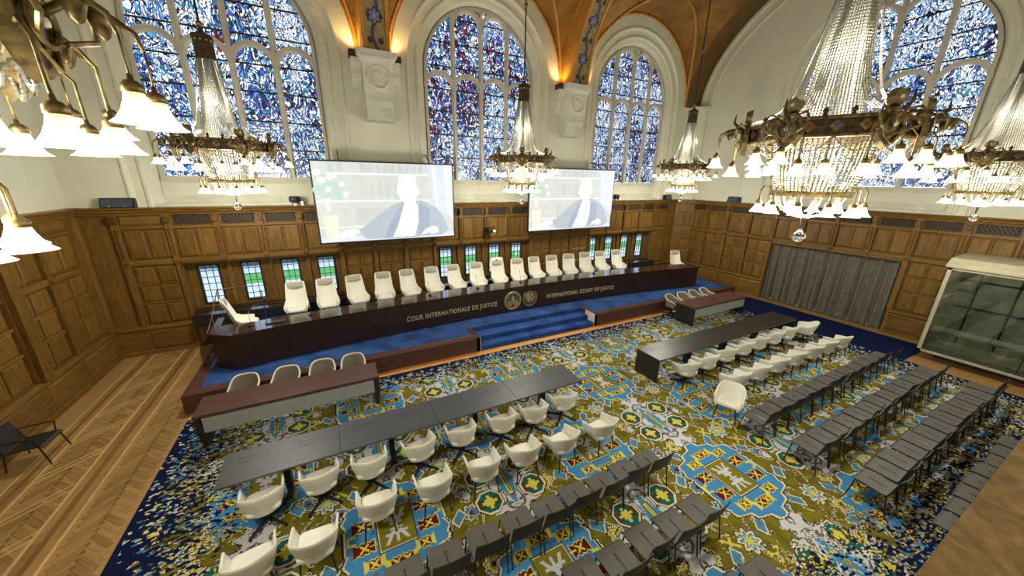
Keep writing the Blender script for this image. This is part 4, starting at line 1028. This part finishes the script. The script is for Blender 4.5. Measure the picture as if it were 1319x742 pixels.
for i, x in enumerate((12.72, 13.46, 14.22, 14.98)): place('clerk', lambda: make_tub('clerk'), (x, 9.40, FL), PI + rz_(R.uniform(-10, 10)), NTH[i] + ' beige clerk chair from the dais steps, behind the curtain-side registry table', 'chair', 'clerk chairs, curtain end')
for i, x in enumerate((-1.52, -.70, .10, 1.0, 1.86, 2.78, 3.56, 4.40)): place('sw', lambda: make_tub('swivel'), (x, 5.75+R.uniform(-.05, .05), FL), rz_(R.uniform(-8, 8)), NTH[7-i] + ' white swivel armchair from the central gangway, at the parquet-side conference table', 'armchair', 'swivel armchairs at the aisle-side table')
for i, (x, y, a) in enumerate(((8.42, 5.48, -12), (9.27, 5.5, -4), (10.22, 5.54, -14), (11.12, 5.56, -3), (11.95, 5.58, -14), (12.86, 5.58, -6), (13.72, 5.58, -4), (14.86, 5.46, 22))): place('sw', lambda: make_tub('swivel'), (x, y, FL), rz_(a), NTH[i] + ' white swivel armchair from the central gangway, at the curtain-side conference table', 'armchair', 'swivel armchairs at the curtain-side table')
for i, (x, y) in enumerate(((-1.52, 4.62), (-.75, 4.56), (.12, 4.82), (1.02, 4.76), (1.93, 4.76), (2.76, 4.74), (3.6, 4.66), (4.56, 4.62))): place('lg', lambda: make_tub('leg'), (x, y, FL), rz_(R.uniform(-7, 9)), NTH[7-i] + ' white four-legged armchair from the central gangway, behind the parquet-side swivel chairs', 'armchair', 'four-legged armchairs, aisle side')
place('lg', lambda: make_tub('leg'), (8.06, 4.02, FL), rz_(112), 'white four-legged armchair turned to show its seat, at the end of its row', 'armchair', None)
for i, (x, y) in enumerate(((9.10, 4.52), (10.0, 4.50), (10.92, 4.5), (11.84, 4.48), (12.78, 4.47), (13.62, 4.45), (14.52, 4.42))): place('lg', lambda: make_tub('leg'), (x, y, FL), rz_(R.uniform(-12, -2)), NTH[i+1] + ' white four-legged armchair from the central gangway, behind the curtain-side swivel chairs', 'armchair', 'four-legged armchairs, curtain side')
ORD = ['first', 'second', 'third', 'fourth']
def brow(xs, y, side, row):
    for i, x in enumerate(xs):
        wht = R.random() < .14
        place('bk_w' if wht else 'bk', (lambda: make_black('white_plastic')) if wht else (lambda: make_black('slot_dark')), (x+R.uniform(-.012, .012), y+R.uniform(-.03, .03), FL), rz_(R.uniform(-2.5, 2.5)),
              '%s black stacking chair%s from the central gangway, %s black row, %s block' % (NTH[i], ' (white strip)' if wht else '', ORD[row], side), 'chair', 'black chairs %s row %s block' % (ORD[row], side))
brow([4.80-.56*i for i in range(11)], 3.50, 'parquet-side', 0)
brow([4.72-.57*i for i in range(6)], 2.42, 'parquet-side', 1)
brow([4.62-.57*i for i in range(3)], 1.36, 'parquet-side', 2)
for r_, y in enumerate((3.36, 2.36, 1.38, .40)): brow([8.1+.553*i for i in range(13 if r_ < 3 else 8)], y, 'curtain-side', r_)
# lone armchair by the panelling
def lone():
    t = thing('lounge_chair', 'lone black armchair with thin metal arms on the parquet by the left-hand panelling'.replace('left-hand ', ''), 'armchair', (-5.78, 9.37, .012), rz_(-92))
    m = MB(); P = [(.28, .39), (.24, .42), (0, .41), (-.22, .38)]
    m.grid([[(x, y, z) for y, z in P] + [(x, y, z-.025) for y, z in P[::-1]] + [(x,)+P[0]] for x in (-.27, .27)], 2, 9)
    for x in (-.27, .27): m.add([(x, y, z) for y, z in P] + [(x, y, z-.025) for y, z in P[::-1]], [tuple(range(8))])
    m.obj('seat', 'back_black', t)
    m = MB(); P = [(-.24, .40), (-.30, .62), (-.36, .80)]
    m.grid([[(x, y, z) for y, z in P] + [(x, y-.025, z) for y, z in P[::-1]] + [(x,)+P[0]] for x in (-.27, .27)], 2, 7)
    for x in (-.27, .27): m.add([(x, y, z) for y, z in P] + [(x, y-.025, z) for y, z in P[::-1]], [tuple(range(6))])
    m.obj('backrest', 'back_black', t)
    for s in (-1, 1):
        MB().tube([(s*.27, .22, .40), (s*.29, .30, 0)], .014, 6).obj('leg', 'black_metal', t); MB().tube([(s*.27, -.24, .40), (s*.29, -.30, 0)], .014, 6).obj('leg', 'black_metal', t)
        MB().tube([(s*.27, -.3, .60), (s*.30, .16, .62), (s*.29, .2, .60), (s*.28, .18, .41)], .013, 6).obj('armrest', 'black_metal', t)
lone()
# ================================================================== SCREENS
def projection_screen(xc, label):
    t = thing('projection_screen', label, 'screen', (xc, 13.4, 3.32)); Wd, Hd = 2.38, 2.73
    MB().box(-Wd, Wd, 0, .05, 0, Hd).obj('casing', 'black', t)
    for q in ((-Wd, Wd, 0, .05), (-Wd, Wd, Hd-.05, Hd), (-Wd, -Wd+.05, 0, Hd), (Wd-.05, Wd, 0, Hd)): MB().box(q[0], q[1], -.02, 0, q[2], q[3]).obj('bezel', 'black', t)
    for s in (-1, 1): MB().tube([(s*1.5, .03, Hd), (s*1.5, .5, Hd+.3), (s*1.5, .86, Hd+.3)], .02, 6).obj('bracket', 'black_metal', t)
    img = MB().box(-Wd+.05, Wd-.05, -.004, 0, .05, Hd-.05).obj('picture', 'scr_bg', t)
    lay = [0]
    def poly(P, mat):
        lay[0] += 1; y = -.004-.0006*lay[0]
        P = [(-Wd+.05+px*(2*Wd-.1), .05+(1-pz)*(Hd-.1)) for px, pz in P]
        MB().add([(x, y, z) for x, z in P], [tuple(range(len(P)))]).obj('picture_area', 'scr_'+mat, img)
    def ell(cx_, cz, rx, rz2, mat, n=16, a0=0): poly([(cx_+rx*math.cos(2*PI*i/n), cz+rz2*math.sin(2*PI*i/n)) for i in range(n)], mat)
    for z in (.13, .47, .8): poly([(0, z), (.82, z), (.82, z+.022), (0, z+.022)], 'shelf')
    for x0, z0, x1, z1 in ((.36, .22, .56, .44), (.25, .56, .5, .76), (.05, 0, .78, .12)):
        n = 14
        for i in range(n):
            if R.random() < .75: xa = x0+(x1-x0)*i/n; poly([(xa, z0+R.uniform(0, .04)), (xa+(x1-x0)/n*.7, z0), (xa+(x1-x0)/n*.7, z1), (xa, z1)], 'books')
    poly([(.8, 0), (1, 0), (1, .78), (.95, .7), (.84, .6)], 'drape'); poly([(.83, 0), (.86, 0), (.88, .62), (.86, .62)], 'drape2'); poly([(.93, 0), (.99, 0), (.98, .7), (.95, .66)], 'drape2')
    poly([(0, .94), (1, .94), (1, 1), (0, 1)], 'desk'); poly([(.03, .66), (.13, .64), (.12, .97), (.04, .98)], 'tableb')
    for cx_, cz, r_, mt in ((.06, .2, .07, 'leaf'), (.11, .3, .07, 'leaf'), (.03, .34, .06, 'leaf'), (.15, .4, .05, 'leaf'), (.08, .42, .05, 'leaf'), (.05, .22, .04, 'petal'), (.1, .19, .035, 'rose'), (.13, .17, .03, 'petal'), (.18, .27, .03, 'petal'), (.03, .13, .04, 'petal'), (.2, .39, .03, 'petal'), (.09, .33, .03, 'petal')): ell(cx_, cz, r_*.7, r_, mt, 9)
    poly([(.05, .44), (.1, .44), (.09, .62), (.06, .62)], 'rose')
    # the speaker: dark suit, pale shirt, washed-out face
    poly([(.3, .98), (.26, .86), (.34, .76), (.5, .55), (.6, .48), (.74, .48), (.86, .58), (.92, .74), (.96, .9), (.9, .97), (.6, .99)], 'suit2')
    poly([(.44, .98), (.5, .74), (.58, .54), (.62, .52), (.6, .8), (.56, .98)], 'suit'); poly([(.7, .96), (.71, .7), (.72, .52), (.8, .58), (.8, .8), (.76, .96)], 'suit')
    poly([(.6, .54), (.66, .5), (.71, .53), (.71, .76), (.67, .97), (.5, .97), (.55, .8)], 'shirt')
    ell(.64, .33, .075, .2, 'skin'); poly([(.6, .46), (.69, .46), (.7, .56), (.61, .57)], 'skin'); ell(.565, .36, .012, .04, 'skin', 8); ell(.715, .36, .012, .04, 'skin', 8); ell(.64, .185, .068, .055, 'drape2')
    for q in (.615, .668): ell(q, .315, .012, .01, 'feat', 8)
    poly([(.638, .33), (.646, .33), (.65, .38), (.634, .38)], 'feat'); poly([(.618, .425), (.664, .425), (.66, .435), (.622, .435)], 'feat')
    poly([(.05, .97), (.1, .91), (.17, .85), (.24, .83), (.27, .88), (.22, .92), (.2, .98), (.18, .93), (.12, .98)], 'shirt'); poly([(.72, .96), (.76, .88), (.82, .84), (.86, .86), (.87, .93), (.82, .96), (.79, .93)], 'shirt')
projection_screen(1.98, 'wide projection screen showing a seated speaker, between the first and second stained windows')
projection_screen(10.06, 'wide projection screen showing a seated speaker, between the second and third stained windows')

# ================================================================== CURTAIN, BOOTH, RAIL, FITTINGS
def curtain():
    t = thing('curtain', 'grey pleated curtain drawn across the panelled doorway', 'curtain', (XR+.12, 6.9, .02)); w_ = 4*MODW-.1; pieces = 4
    for k in range(pieces):
        n = 60; P = []
        for i in range(n+1):
            s = -w_/2+w_*k/pieces+(w_/pieces)*i/n; f = math.sin(s*2*PI/.23)+.5*math.sin(s*2*PI/.37+1)
            P.append([(.085*f*(1-.45*z/2.8), s, z) for z in (0, .5, 1.2, 2.0, 2.74)])
        MB().grid(P, n+1, 5).obj('curtain_panel', 'curtain', t, smooth=True)
    MB().tube([(0, -w_/2, 2.76), (0, w_/2, 2.76)], .018, 6).obj('curtain_rail', 'black_metal', t)
curtain()
def booth():
    t = thing('interpreters_booth', "cream-framed interpreters' booth with dark reflecting glass by the curtained doorway".replace("interpreters'", 'glazed interpreter'), 'booth', (17.9, 1.2, .003)); 
    x0, x1, y0, y1, z0, z1 = -.92, .9, -1.95, 1.97, .27, 3.12
    MB().box(x0+.55, x1, y0, y1-.3, 0, z0).obj('plinth', 'black', t)
    MB().box(x0+.1, x1-.03, y0+.05, y1-.05, z0, z0+.05).obj('booth_floor', 'booth_frame', t)
    MB().prism([(x0-.05, z1), (x1, z1+.18), (x1, z1+.3), (x0+.25, z1+.26), (x0-.05, z1+.06)], 'y', y0-.02, y1+.05).obj('roof', 'booth_frame', t)
    MB().box(x1-.03, x1, y0, y1, z0, z1).obj('back_panel', 'booth_inside', t); MB().box(x0+.1, x1-.03, y1-.04, y1, z0, z1).obj('end_panel', 'booth_frame', t)
    for ya, yb_ in ((y1-.09, y1), (y0, y0+.09)): MB().box(x0, x0+.1, ya, yb_, z0, z1).obj('corner_post', 'booth_frame', t)
    MB().box(x0, x0+.1, y0, y1, z0, z0+.07).obj('sill_rail', 'booth_frame', t); MB().box(x0, x0+.1, y0, y1, z1-.08, z1).obj('head_rail', 'booth_frame', t)
    yc = [y0+.09, (y0+y1)/2, y1-.09]
    for a, b_ in zip(yc, yc[1:]): MB().box(x0+.04, x0+.05, a, b_, z0+.07, z1-.08).obj('glass_pane', 'booth_glass', t)
    MB().box(x0+.035, x0+.06, yc[1]-.012, yc[1]+.012, z0+.07, z1-.08).obj('glazing_joint', 'lead', t)
    MB().box(x0+.12, x0+.7, y0+.1, y1-.1, 1.0, 1.05).obj('desk', 'booth_inside', t)
    MB().box(-.3, .3, -1.5, 1.5, z1-.03, z1).obj('added_glow_panel', 'shade_lit', t)  # added glowing panel, made up to brighten the booth interior
    L = bpy.data.lights.new('added_fill_light', 'AREA'); L.energy = 14; L.shape = 'RECTANGLE'; L.size = .6; L.size_y = 3; L.color = (1, .97, .85); link('added_fill_light', L, t, (0, 0, z1-.04))  # added fill light so the booth glass looks less dark
    for z in (1.6, 2.5): MB().box(x1-.06, x1-.03, y0+.1, y1-.1, z, z+.05).obj('wall_rail', 'lead', t)
    for q in (-1.2, -.3, .7, 1.5): MB().box(x1-.06, x1-.03, q, q+.05, z0+.1, z1-.1).obj('wall_post', 'lead', t)
booth()
def glass_rail():
    t = thing('stair_railing', 'smoked glass balustrade with thin steel handrail at the end of the dais', 'railing', (-3.5, 12.4, PH))
    MB().box(-.012, .012, -1.2, .3, .04, .62).obj('glass_panel', 'rail_glass', t)
    for y in (-1.0, -.5, .1): MB().box(-.03, .03, y, y+.05, 0, .1).obj('clamp', 'steel', t)
    MB().tube([(0, -.4, .72), (0, .3, .98), (0, 1.35, 1.5), (.35, 1.4, 1.52), (.9, 1.4, 1.52)], .016, 8).obj('handrail', 'steel', t)
    for y, z in ((.3, .98), (1.3, 1.47)): MB().tube([(0, y, 0), (0, y, z)], .014, 6).obj('post', 'steel', t)
    return t
glass_rail()
def low_cabinet(x0, x1, label):
    t = thing('low_cabinet', label, 'cabinet', ((x0+x1)/2, 13.93, JH)); w_ = x1-x0
    MB().box(-w_/2, w_/2, -.16, .16, 0, .33).obj('body', 'wenge', t); MB().box(-w_/2-.02, w_/2+.02, -.18, .16, .33, .36).obj('top', 'wenge', t)
    n = 4
    for k in range(n): MB().box(-w_/2+w_*k/n+.01, -w_/2+w_*(k+1)/n-.01, -.172, -.16, .02, .32).obj('door', 'black', t)
for c, l in zip(BC, ('near the aisle', 'in the middle of the bench', 'near the oak corner')): low_cabinet(c-2.2, c+2.2, 'dark low cabinet under the leaded windows ' + l)
def pole(x, y, z, h, label):
    t = thing('steel_pole', label, 'pole', (x, y, z)); MB().tube([(0, 0, 0), (0, 0, h)], .014, 8).obj('shaft', 'steel', t); MB().lathe([(.08, 0), (.08, .015), (.02, .02)], 12).obj('foot', 'steel', t)
    MB().tube([(0, 0, h*.75), (.12, 0, h*.75)], .01, 6).obj('peg', 'steel', t)
pole(-2.28, 13.3, JH, 1.15, 'thin steel pole beside the first leaded window'); pole(14.2, 13.35, JH, .95, 'thin steel pole beside the last leaded window')
for i, x in enumerate([-2.35] + [q+.45 for q in CHX[::2]]):
    desk_mic(x, arcy(x)+.55, BT-.03, 0, NTH[i] + " gooseneck microphone from the chamfered end of the judges' bench", "microphones on the judges' bench")
def monitor(x, label):
    t = thing('desk_monitor', label, 'monitor', (x, arcy(x)+.45, BT-.018)); o = MB().box(-.24, .24, -.14, .14, 0, .02).obj('housing', 'black', t); o.rotation_euler = (rz_(-3.4), 0, 0)
    o = MB().box(-.21, .21, -.11, .11, .02, .023).obj('screen', 'pane_dark', t); o.rotation_euler = (rz_(-3.4), 0, 0)
monitor(-1.75, "flat monitor lying on the chamfered end of the judges' bench")
# things on the cornice and wall
def wedge_speaker(loc, rz, w_, label):
    t = thing('loudspeaker', label, 'loudspeaker', loc, rz)
    MB().prism([(-.12, 0), (.12, 0), (.12, .26), (.0, .28)], 'x', -w_/2, w_/2).obj('cabinet', 'black', t)
    MB().frus([(-w_/2+.03, -.122, .03), (w_/2-.03, -.122, .03), (w_/2-.03, -.02, .255), (-w_/2+.03, -.02, .255)], [(-w_/2+.04, -.132, .035), (w_/2-.04, -.132, .035), (w_/2-.04, -.03, .26), (-w_/2+.04, -.03, .26)]).obj('front_grille', 'pane_dark', t)
    for s in (-1, 1): MB().lathe([(0, 0), (.016, .0), (.016, .01), (0, .01)], 8, (s*.22*w_, -.14, .05)).obj('indicator', 'white_plastic', t)
wedge_speaker((-5.3, 14.14, ZC), 0, .72, 'black loudspeaker wedge on the cornice left of the first stained window'.replace('left of', 'beside the jamb of'))
wedge_speaker((18.84, 11.35, ZC), -PI/2, .6, 'black loudspeaker wedge on the cornice above the corner panelling')
wedge_speaker((17.2, 14.1, ZC), 0, .5, 'small black loudspeaker on the cornice beside the window nearest the oak corner')
def camera_dome(x, label):
    t = thing('video_camera', label, 'camera', (x, 14.12, ZC)); MB().lathe([(.07, 0), (.08, .03), (.05, .06)], 12).obj('base', 'white_plastic', t)
    rbox(.34, .26, .2, .06).obj('head', 'black', t, (0, 0, .1), smooth=True); MB().tube([(0, -.1, .2), (0, -.2, .19)], .055, 10).obj('lens', 'black_metal', t); MB().box(-.1, -.07, -.03, .03, .04, .12).obj('yoke', 'black', t); MB().box(.07, .1, -.03, .03, .04, .12).obj('yoke', 'black', t)
    MB().box(.16, .24, -.04, .04, 0, .14).obj('power_box', 'white_plastic', t)
camera_dome(-.98, 'black video camera on the cornice beside the screen near the aisle'); camera_dome(13.35, 'small black video camera on the cornice under the third stained window')
def projector(x):
    t = thing('wall_projector', 'black projector on a bracket on the panels between the two screens', 'projector', (x, 14.19, 3.25)); MB().box(-.05, .05, -.3, 0, .05, .1).obj('bracket', 'black_metal', t)
    rbox(.34, .4, .2, .03).obj('body', 'black', t, (0, -.35, .1), smooth=True); MB().tube([(.08, -.5, .18), (.08, -.6, .17)], .06, 10).obj('lens', 'pearl', t)
projector(6.1)
# ================================================================== CHANDELIERS (local z = 0 at the bottom of the crystal ball)
def bumpy(pts, r, pitch=.045, n=5):
    """string of beads along a polyline"""
    V = [Vector(p) for p in pts]; L = [0]
    for a, b_ in zip(V, V[1:]): L.append(L[-1]+(b_-a).length)
    N = max(3, int(L[-1]/pitch)); P = []; rr = []; j = 0
    for i in range(2*N+1):
        s = L[-1]*i/(2*N)
        while j < len(L)-2 and L[j+1] < s: j += 1
        f = (s-L[j])/max(1e-6, L[j+1]-L[j]); P.append(V[j].lerp(V[j+1], f)); rr.append(r if i % 2 else r*.45)
    return MB().tube(P, rr, n)
def make_chandelier():
    t = link('chandelier', None)
    Zc = 3.30                    # underside of the cap
    MB().lathe([(0, .30), (.05, .31), (.1, .0)], 4) 
    # ball and rod
    ball = MB().lathe([(0, 0), (.05, .015), (.085, .055), (.09, .09), (.07, .14), (.03, .17), (.02, .19)], 14).obj('crystal_ball', 'crystal', t)
    MB().lathe([(.02, .18), (.015, .2), (.03, .36), (.022, .40)], 10).obj('crystal_rod', 'crystal', t, smooth=True)
    # lower ring with shades
    def ringm(R0, R1, z0, z1, n=40): return MB().lathe([(R0, z0), (R1, z0), (R1+.015, (z0+z1)/2), (R1, z1), (R0, z1), (R0, z0)], n, cap=False)
    ringm(.40, .46, .66, .74).obj('lower_ring', 'old_brass', t)
    shade_m = MB().lathe([(.035, .17), (.045, .165), (.055, .12), (.075, .07), (.105, .025), (.135, 0), (.131, 0), (.1, .03), (.07, .075), (.05, .12), (.03, .16)], 18, cap=False).mesh('shade', 'shade_lit', True)
    cap_m = MB().lathe([(.0, .26), (.012, .26), (.014, .23), (.03, .225), (.05, .2), (.052, .165), (.04, .16), (0, .16)], 14).mesh('shade_cap', 'old_brass', True)
    bulb_m = MB().lathe([(0, .04), (.025, .05), (.03, .09), (.015, .13), (.0, .14)], 8).mesh('bulb', 'bulb', True)
    def shade(a, r, z, sc=1):
        s = link('shade', shade_m, t, (r*math.cos(a), r*math.sin(a), z), a); s.scale = (sc,)*3
        link('shade_cap', cap_m, s); return s
    for k in range(12):
        a = 2*PI*(k+.5)/12; shade(a, .60, .42, .78)
        MB().tube([(.45, 0, .70), (.50, 0, .80), (.57, 0, .80), (.60, 0, .74), (.60, 0, .62)], .009, 6).obj('lower_arm', 'old_brass', t, rz=a)
    for k in range(10):     # bead loops closing the basket
        a0, a1 = 2*PI*k/10, 2*PI*(k+5)/10; pts = []
        for i in range(13):
            f = -1+2*i/12; rr = .42*f; pts.append((rr*math.cos(a0), rr*math.sin(a0), .70-.34*(1-f*f)**.6))
        if k < 5: bumpy(pts, .017, .034).obj('bead_loop', 'bead', t)
    # basket of strands between the rings
    for k in range(60):
        a = 2*PI*k/60; bumpy([(.56, 0, 1.40), (.53, 0, 1.1), (.48, 0, .86), (.43, 0, .72)], .018, .034, 4).obj('basket_strand', 'basket_bead', t, rz=a) if k == 0 else link('basket_strand', BS[0], t, (0, 0, 0), a)
        if k == 0: BS[0] = t.children[-1].data if False else [o for o in t.children if o.name.startswith('basket_strand')][0].data
    # the crown: six straight sides between six cartouches
    NA, RC = 6, .90
    def hexring(R0, R1, z0, z1): return MB().lathe([(R0, z0), (R1, z0), (R1+.012, (z0+z1)/2), (R1, z1), (R0, z1), (R0, z0)], 6, cap=False)
    hexring(RC-.06, RC, 1.40, 1.60).obj('crown_ring', 'dark_bronze', t); hexring(RC-.06, RC+.03, 1.38, 1.42).obj('crown_moulding', 'old_brass', t); hexring(RC-.06, RC+.03, 1.58, 1.62).obj('crown_moulding', 'old_brass', t)
    plate = MB().prism([(-.07, 1.5), (0, 1.43), (.07, 1.5), (0, 1.57)], 'y', -.02, 0).mesh('crown_plate', 'old_brass')
    gem = MB().lathe([(0, 0), (.03, .004), (.022, .018), (0, .024)], 8).mesh('gem', 'jewel', True); pearl = MB().lathe([(0, 0), (.026, .004), (.02, .02), (0, .026)], 8).mesh('gem', 'pearl', True); redg = MB().lathe([(0, 0), (.026, .004), (.02, .018), (0, .022)], 6).mesh('gem', 'jewel_red', True)
    point = MB().lathe([(.03, 0), (.018, .03), (.034, .06), (.0, .11)], 8).mesh('crown_point', 'dark_bronze', True)
    ap = RC*math.cos(PI/6)
    for k in range(NA):
        a = 2*PI*(k+.5)/NA
        for j, off in enumerate((-.26, -.13, 0, .13, .26)):
            x_, y_ = ap*math.cos(a)-off*math.sin(a), ap*math.sin(a)+off*math.cos(a)
            if j % 2 == 0:
                p = link('crown_plate', plate, t, (x_+.012*math.cos(a), y_+.012*math.sin(a), 0), a+PI/2); g = link('gem', gem if j == 2 else redg, p, (0, -.02, 1.5)); g.rotation_euler = (PI/2, 0, 0)
            else: link('crown_point', point, t, (x_-.03*math.cos(a), y_-.03*math.sin(a), 1.62))
    cart = MB()
    out = [(-.09, 1.29), (0, 1.22), (.09, 1.29), (.17, 1.40), (.15, 1.52), (.10, 1.62), (.055, 1.68), (-.055, 1.68), (-.10, 1.62), (-.15, 1.52), (-.17, 1.40)]
    cart.frus([(x, .02, z) for x, z in out], [(x*.86, -.05, 1.48+(z-1.48)*.9) for x, z in out])
    hd = [(.095*math.cos(2*PI*i/14), 1.76+.105*math.sin(2*PI*i/14)) for i in range(14)]
    cart.frus([(x, .02, z) for x, z in hd], [(x*.75, -.06, 1.76+(z-1.76)*.75) for x, z in hd])
    for s in (-1, 1): cart.tube([(s*.08, -.04, 1.64), (s*.2, -.1, 1.66), (s*.26, -.15, 1.57), (s*.22, -.16, 1.47), (s*.1, -.09, 1.42)], .014, 6); cart.tube([(s*.12, -.03, 1.55), (s*.07, -.06, 1.36), (0, -.08, 1.28)], .012, 6)
    cart.tube([(.1*math.cos(2*PI*i/14), -.07, 1.48+.1*math.sin(2*PI*i/14)) for i in range(14)], .015, 6, close=True)
    cart = cart.mesh('cartouche', 'old_brass')
    horn = MB().tube([(0, .0, 1.55), (0, -.12, 1.62), (0, -.2, 1.70), (0, -.19, 1.82)], [.03, .026, .018, .004], 6).mesh('horn', 'dark_bronze', True)
    arm = MB()
    for s in (-1, 1):
        arm.tube([(s*.03, -.02, 1.50), (s*.08, -.14, 1.60), (s*.12, -.26, 1.58), (s*.14, -.34, 1.52), (s*.14, -.36, 1.44)], [.022, .02, .016, .013, .01], 6); arm.tube([(s*.14, -.36, 1.44), (s*.14, -.36, 1.27)], .005, 5)
        arm.tube([(s*.08, 0, 1.42), (s*.2, -.08, 1.44), (s*.24, -.12, 1.36), (s*.24, -.12, 1.14)], .009, 6); arm.lathe([(0, 0), (.025, .02), (.045, .08), (.05, .11), (0, .12)], 8, (s*.11, -.23, 1.46))
    arm = arm.mesh('arm', 'old_brass', True)
    for k in range(NA):
        a = 2*PI*k/NA; c_ = link('cartouche', cart, t, (RC*math.cos(a), RC*math.sin(a), 0), a+PI/2)
        link('horn', horn, c_); g = link('gem', pearl, c_, (0, -.05, 1.76)); g.rotation_euler = (PI/2, 0, 0); g = link('gem', pearl, c_, (0, -.07, 1.48)); g.rotation_euler = (PI/2, 0, 0)
        link('arm', arm, t, (RC*math.cos(a), RC*math.sin(a), 0), a+PI/2)
        for s in (-1, 1):
            for rr, tt, zz in ((RC+.36, .14, 1.06), (RC+.12, .24, .93)): shade(a+math.atan2(s*tt, rr), math.hypot(rr, tt), zz, .84)
        shade(a+PI/NA, .62, .95, .84)
        MB().tube([(.74, 0, 1.42), (.66, 0, 1.34), (.62, 0, 1.16)], .008, 5).obj('inner_arm', 'old_brass', t, rz=a+PI/NA)
    def swag(p, q, z, sag, r): return bumpy([(p[0]+(q[0]-p[0])*f, p[1]+(q[1]-p[1])*f, z-sag*(1-(2*f-1)**2)) for f in [i/12 for i in range(13)]], r, .036)
    h0, h1 = (RC*math.cos(-PI/6), RC*math.sin(-PI/6)), (RC*math.cos(PI/6), RC*math.sin(PI/6)); mid = ((h0[0]+h1[0])/2, 0)
    f1 = swag(h0, mid, 1.39, .17, .015).mesh('festoon', 'bead'); f2 = swag(mid, h1, 1.39, .17, .015).mesh('festoon', 'bead'); f3 = swag((h0[0]*.9, h0[1]*.7), (h1[0]*.9, h1[1]*.7), 1.38, .13, .013).mesh('festoon', 'bead')
    for k in range(NA):
        for f in (f1, f2, f3): link('festoon', f, t, (0, 0, 0), 2*PI*(k+.5)/NA)
    # the tent of strands
    def strand(r0, r1, zb, r=.011): return bumpy([(r0, 0, Zc), (r0+.05+(r1-r0)*.10, 0, 2.75), (r0+.06+(r1-r0)*.22, 0, 2.3), (r0+.04+(r1-r0)*.5, 0, 1.95), (r1, 0, zb)], r, .036, 4)
    inner = bumpy([(.17, 0, Zc), (.22, 0, 2.8), (.28, 0, 2.2), (.36, 0, 1.62)], .015, .036, 4).mesh('strand', 'bead')
    outer = bumpy([(.19, 0, Zc), (.29, 0, 2.7), (.37, 0, 2.3), (.45, 0, 2.0), (.57, 0, 1.80), (.72, 0, 1.70), (.88, 0, 1.68)], .011, .036, 4).mesh('strand', 'bead')
    for k in range(54): link('strand', inner, t, (0, 0, 0), 2*PI*k/54)
    for k in range(NA):
        for q in (-.1, -.03, .04, .11): link('strand', outer, t, (0, 0, 0), 2*PI*k/NA+q)
    # cap and chain
    MB().lathe([(0, Zc+.62), (.05, Zc+.6), (.06, Zc+.54), (.12, Zc+.5), (.19, Zc+.48), (.2, Zc+.40), (.18, Zc+.38), (.19, Zc), (.17, Zc-.03), (.17, Zc)], 18, cap=False).obj('cap', 'dark_bronze', t)
    for k in range(12):
        a = 2*PI*k/12; MB().lathe([(0, -.02), (.018, 0), (0, .02)], 6, (.195*math.cos(a), .195*math.sin(a), Zc+.36)).obj('cap_boss', 'pearl', t)
    MB().lathe([(0, 0), (.06, .04), (.065, .08), (.04, .13), (0, .16)], 12, (0, 0, Zc+.62)).obj('cap_knob', 'brass', t, smooth=True)
    MB().tube([(0, 0, Zc+.7), (0, 0, 9.1)], .022, 8).obj('suspension_rod', 'black_metal', t); MB().lathe([(0, 0), (.06, .04), (.065, .08), (.03, .13), (0, .15)], 10, (0, 0, Zc+2.6)).obj('rod_knob', 'brass', t, smooth=True)
    MB().lathe([(0, 2.36), (.03, 2.38), (.045, 2.45), (.03, 2.5), (0, 2.52)], 10).obj('tent_bulb', 'bulb', t)
    # the lamp's own light
    for nm, z, e, sz in (('tent_light', 2.45, TENT_W, .1), ('ring_light', 1.3, RING_W, .3), ('basket_light', .5, LOW_W, .3)):
        L = bpy.data.lights.new(nm, 'POINT'); L.energy = e; L.color = (1, .95, .82); L.shadow_soft_size = sz; link(nm, L, t, (0, 0, z))
    return t
BS = [None]; PT = None
ch0 = make_chandelier(); KIDS[ch0.name] = list(ch0.children)
for k in list(ch0.children): KIDS[k.name] = list(k.children)
CH = [(-2.03, 2.66, 'huge crystal crown chandelier hanging over the aisle end of the swivel chairs'), (-2.03, 11.15, 'crystal crown chandelier hanging before the first stained window, over the chamfered bench end'), (6.15, 11.2, 'crystal crown chandelier hanging before the middle stained window, between the screens'),
      (14.4, 11.12, 'crystal crown chandelier hanging nearest the oak corner of the hall'), (6.2, 2.67, 'crystal crown chandelier hanging over the middle of the carpet between the chair blocks'), (14.4, 2.60, "crystal crown chandelier hanging before the end wall, near the glazed booth")]
for i, (x, y, lb) in enumerate(CH):
    o = ch0 if i == 0 else copy_tree(ch0)
    o.location = (x, y, 4.68); o.rotation_euler = (0, 0, 0); tag(o, lb, 'chandelier')
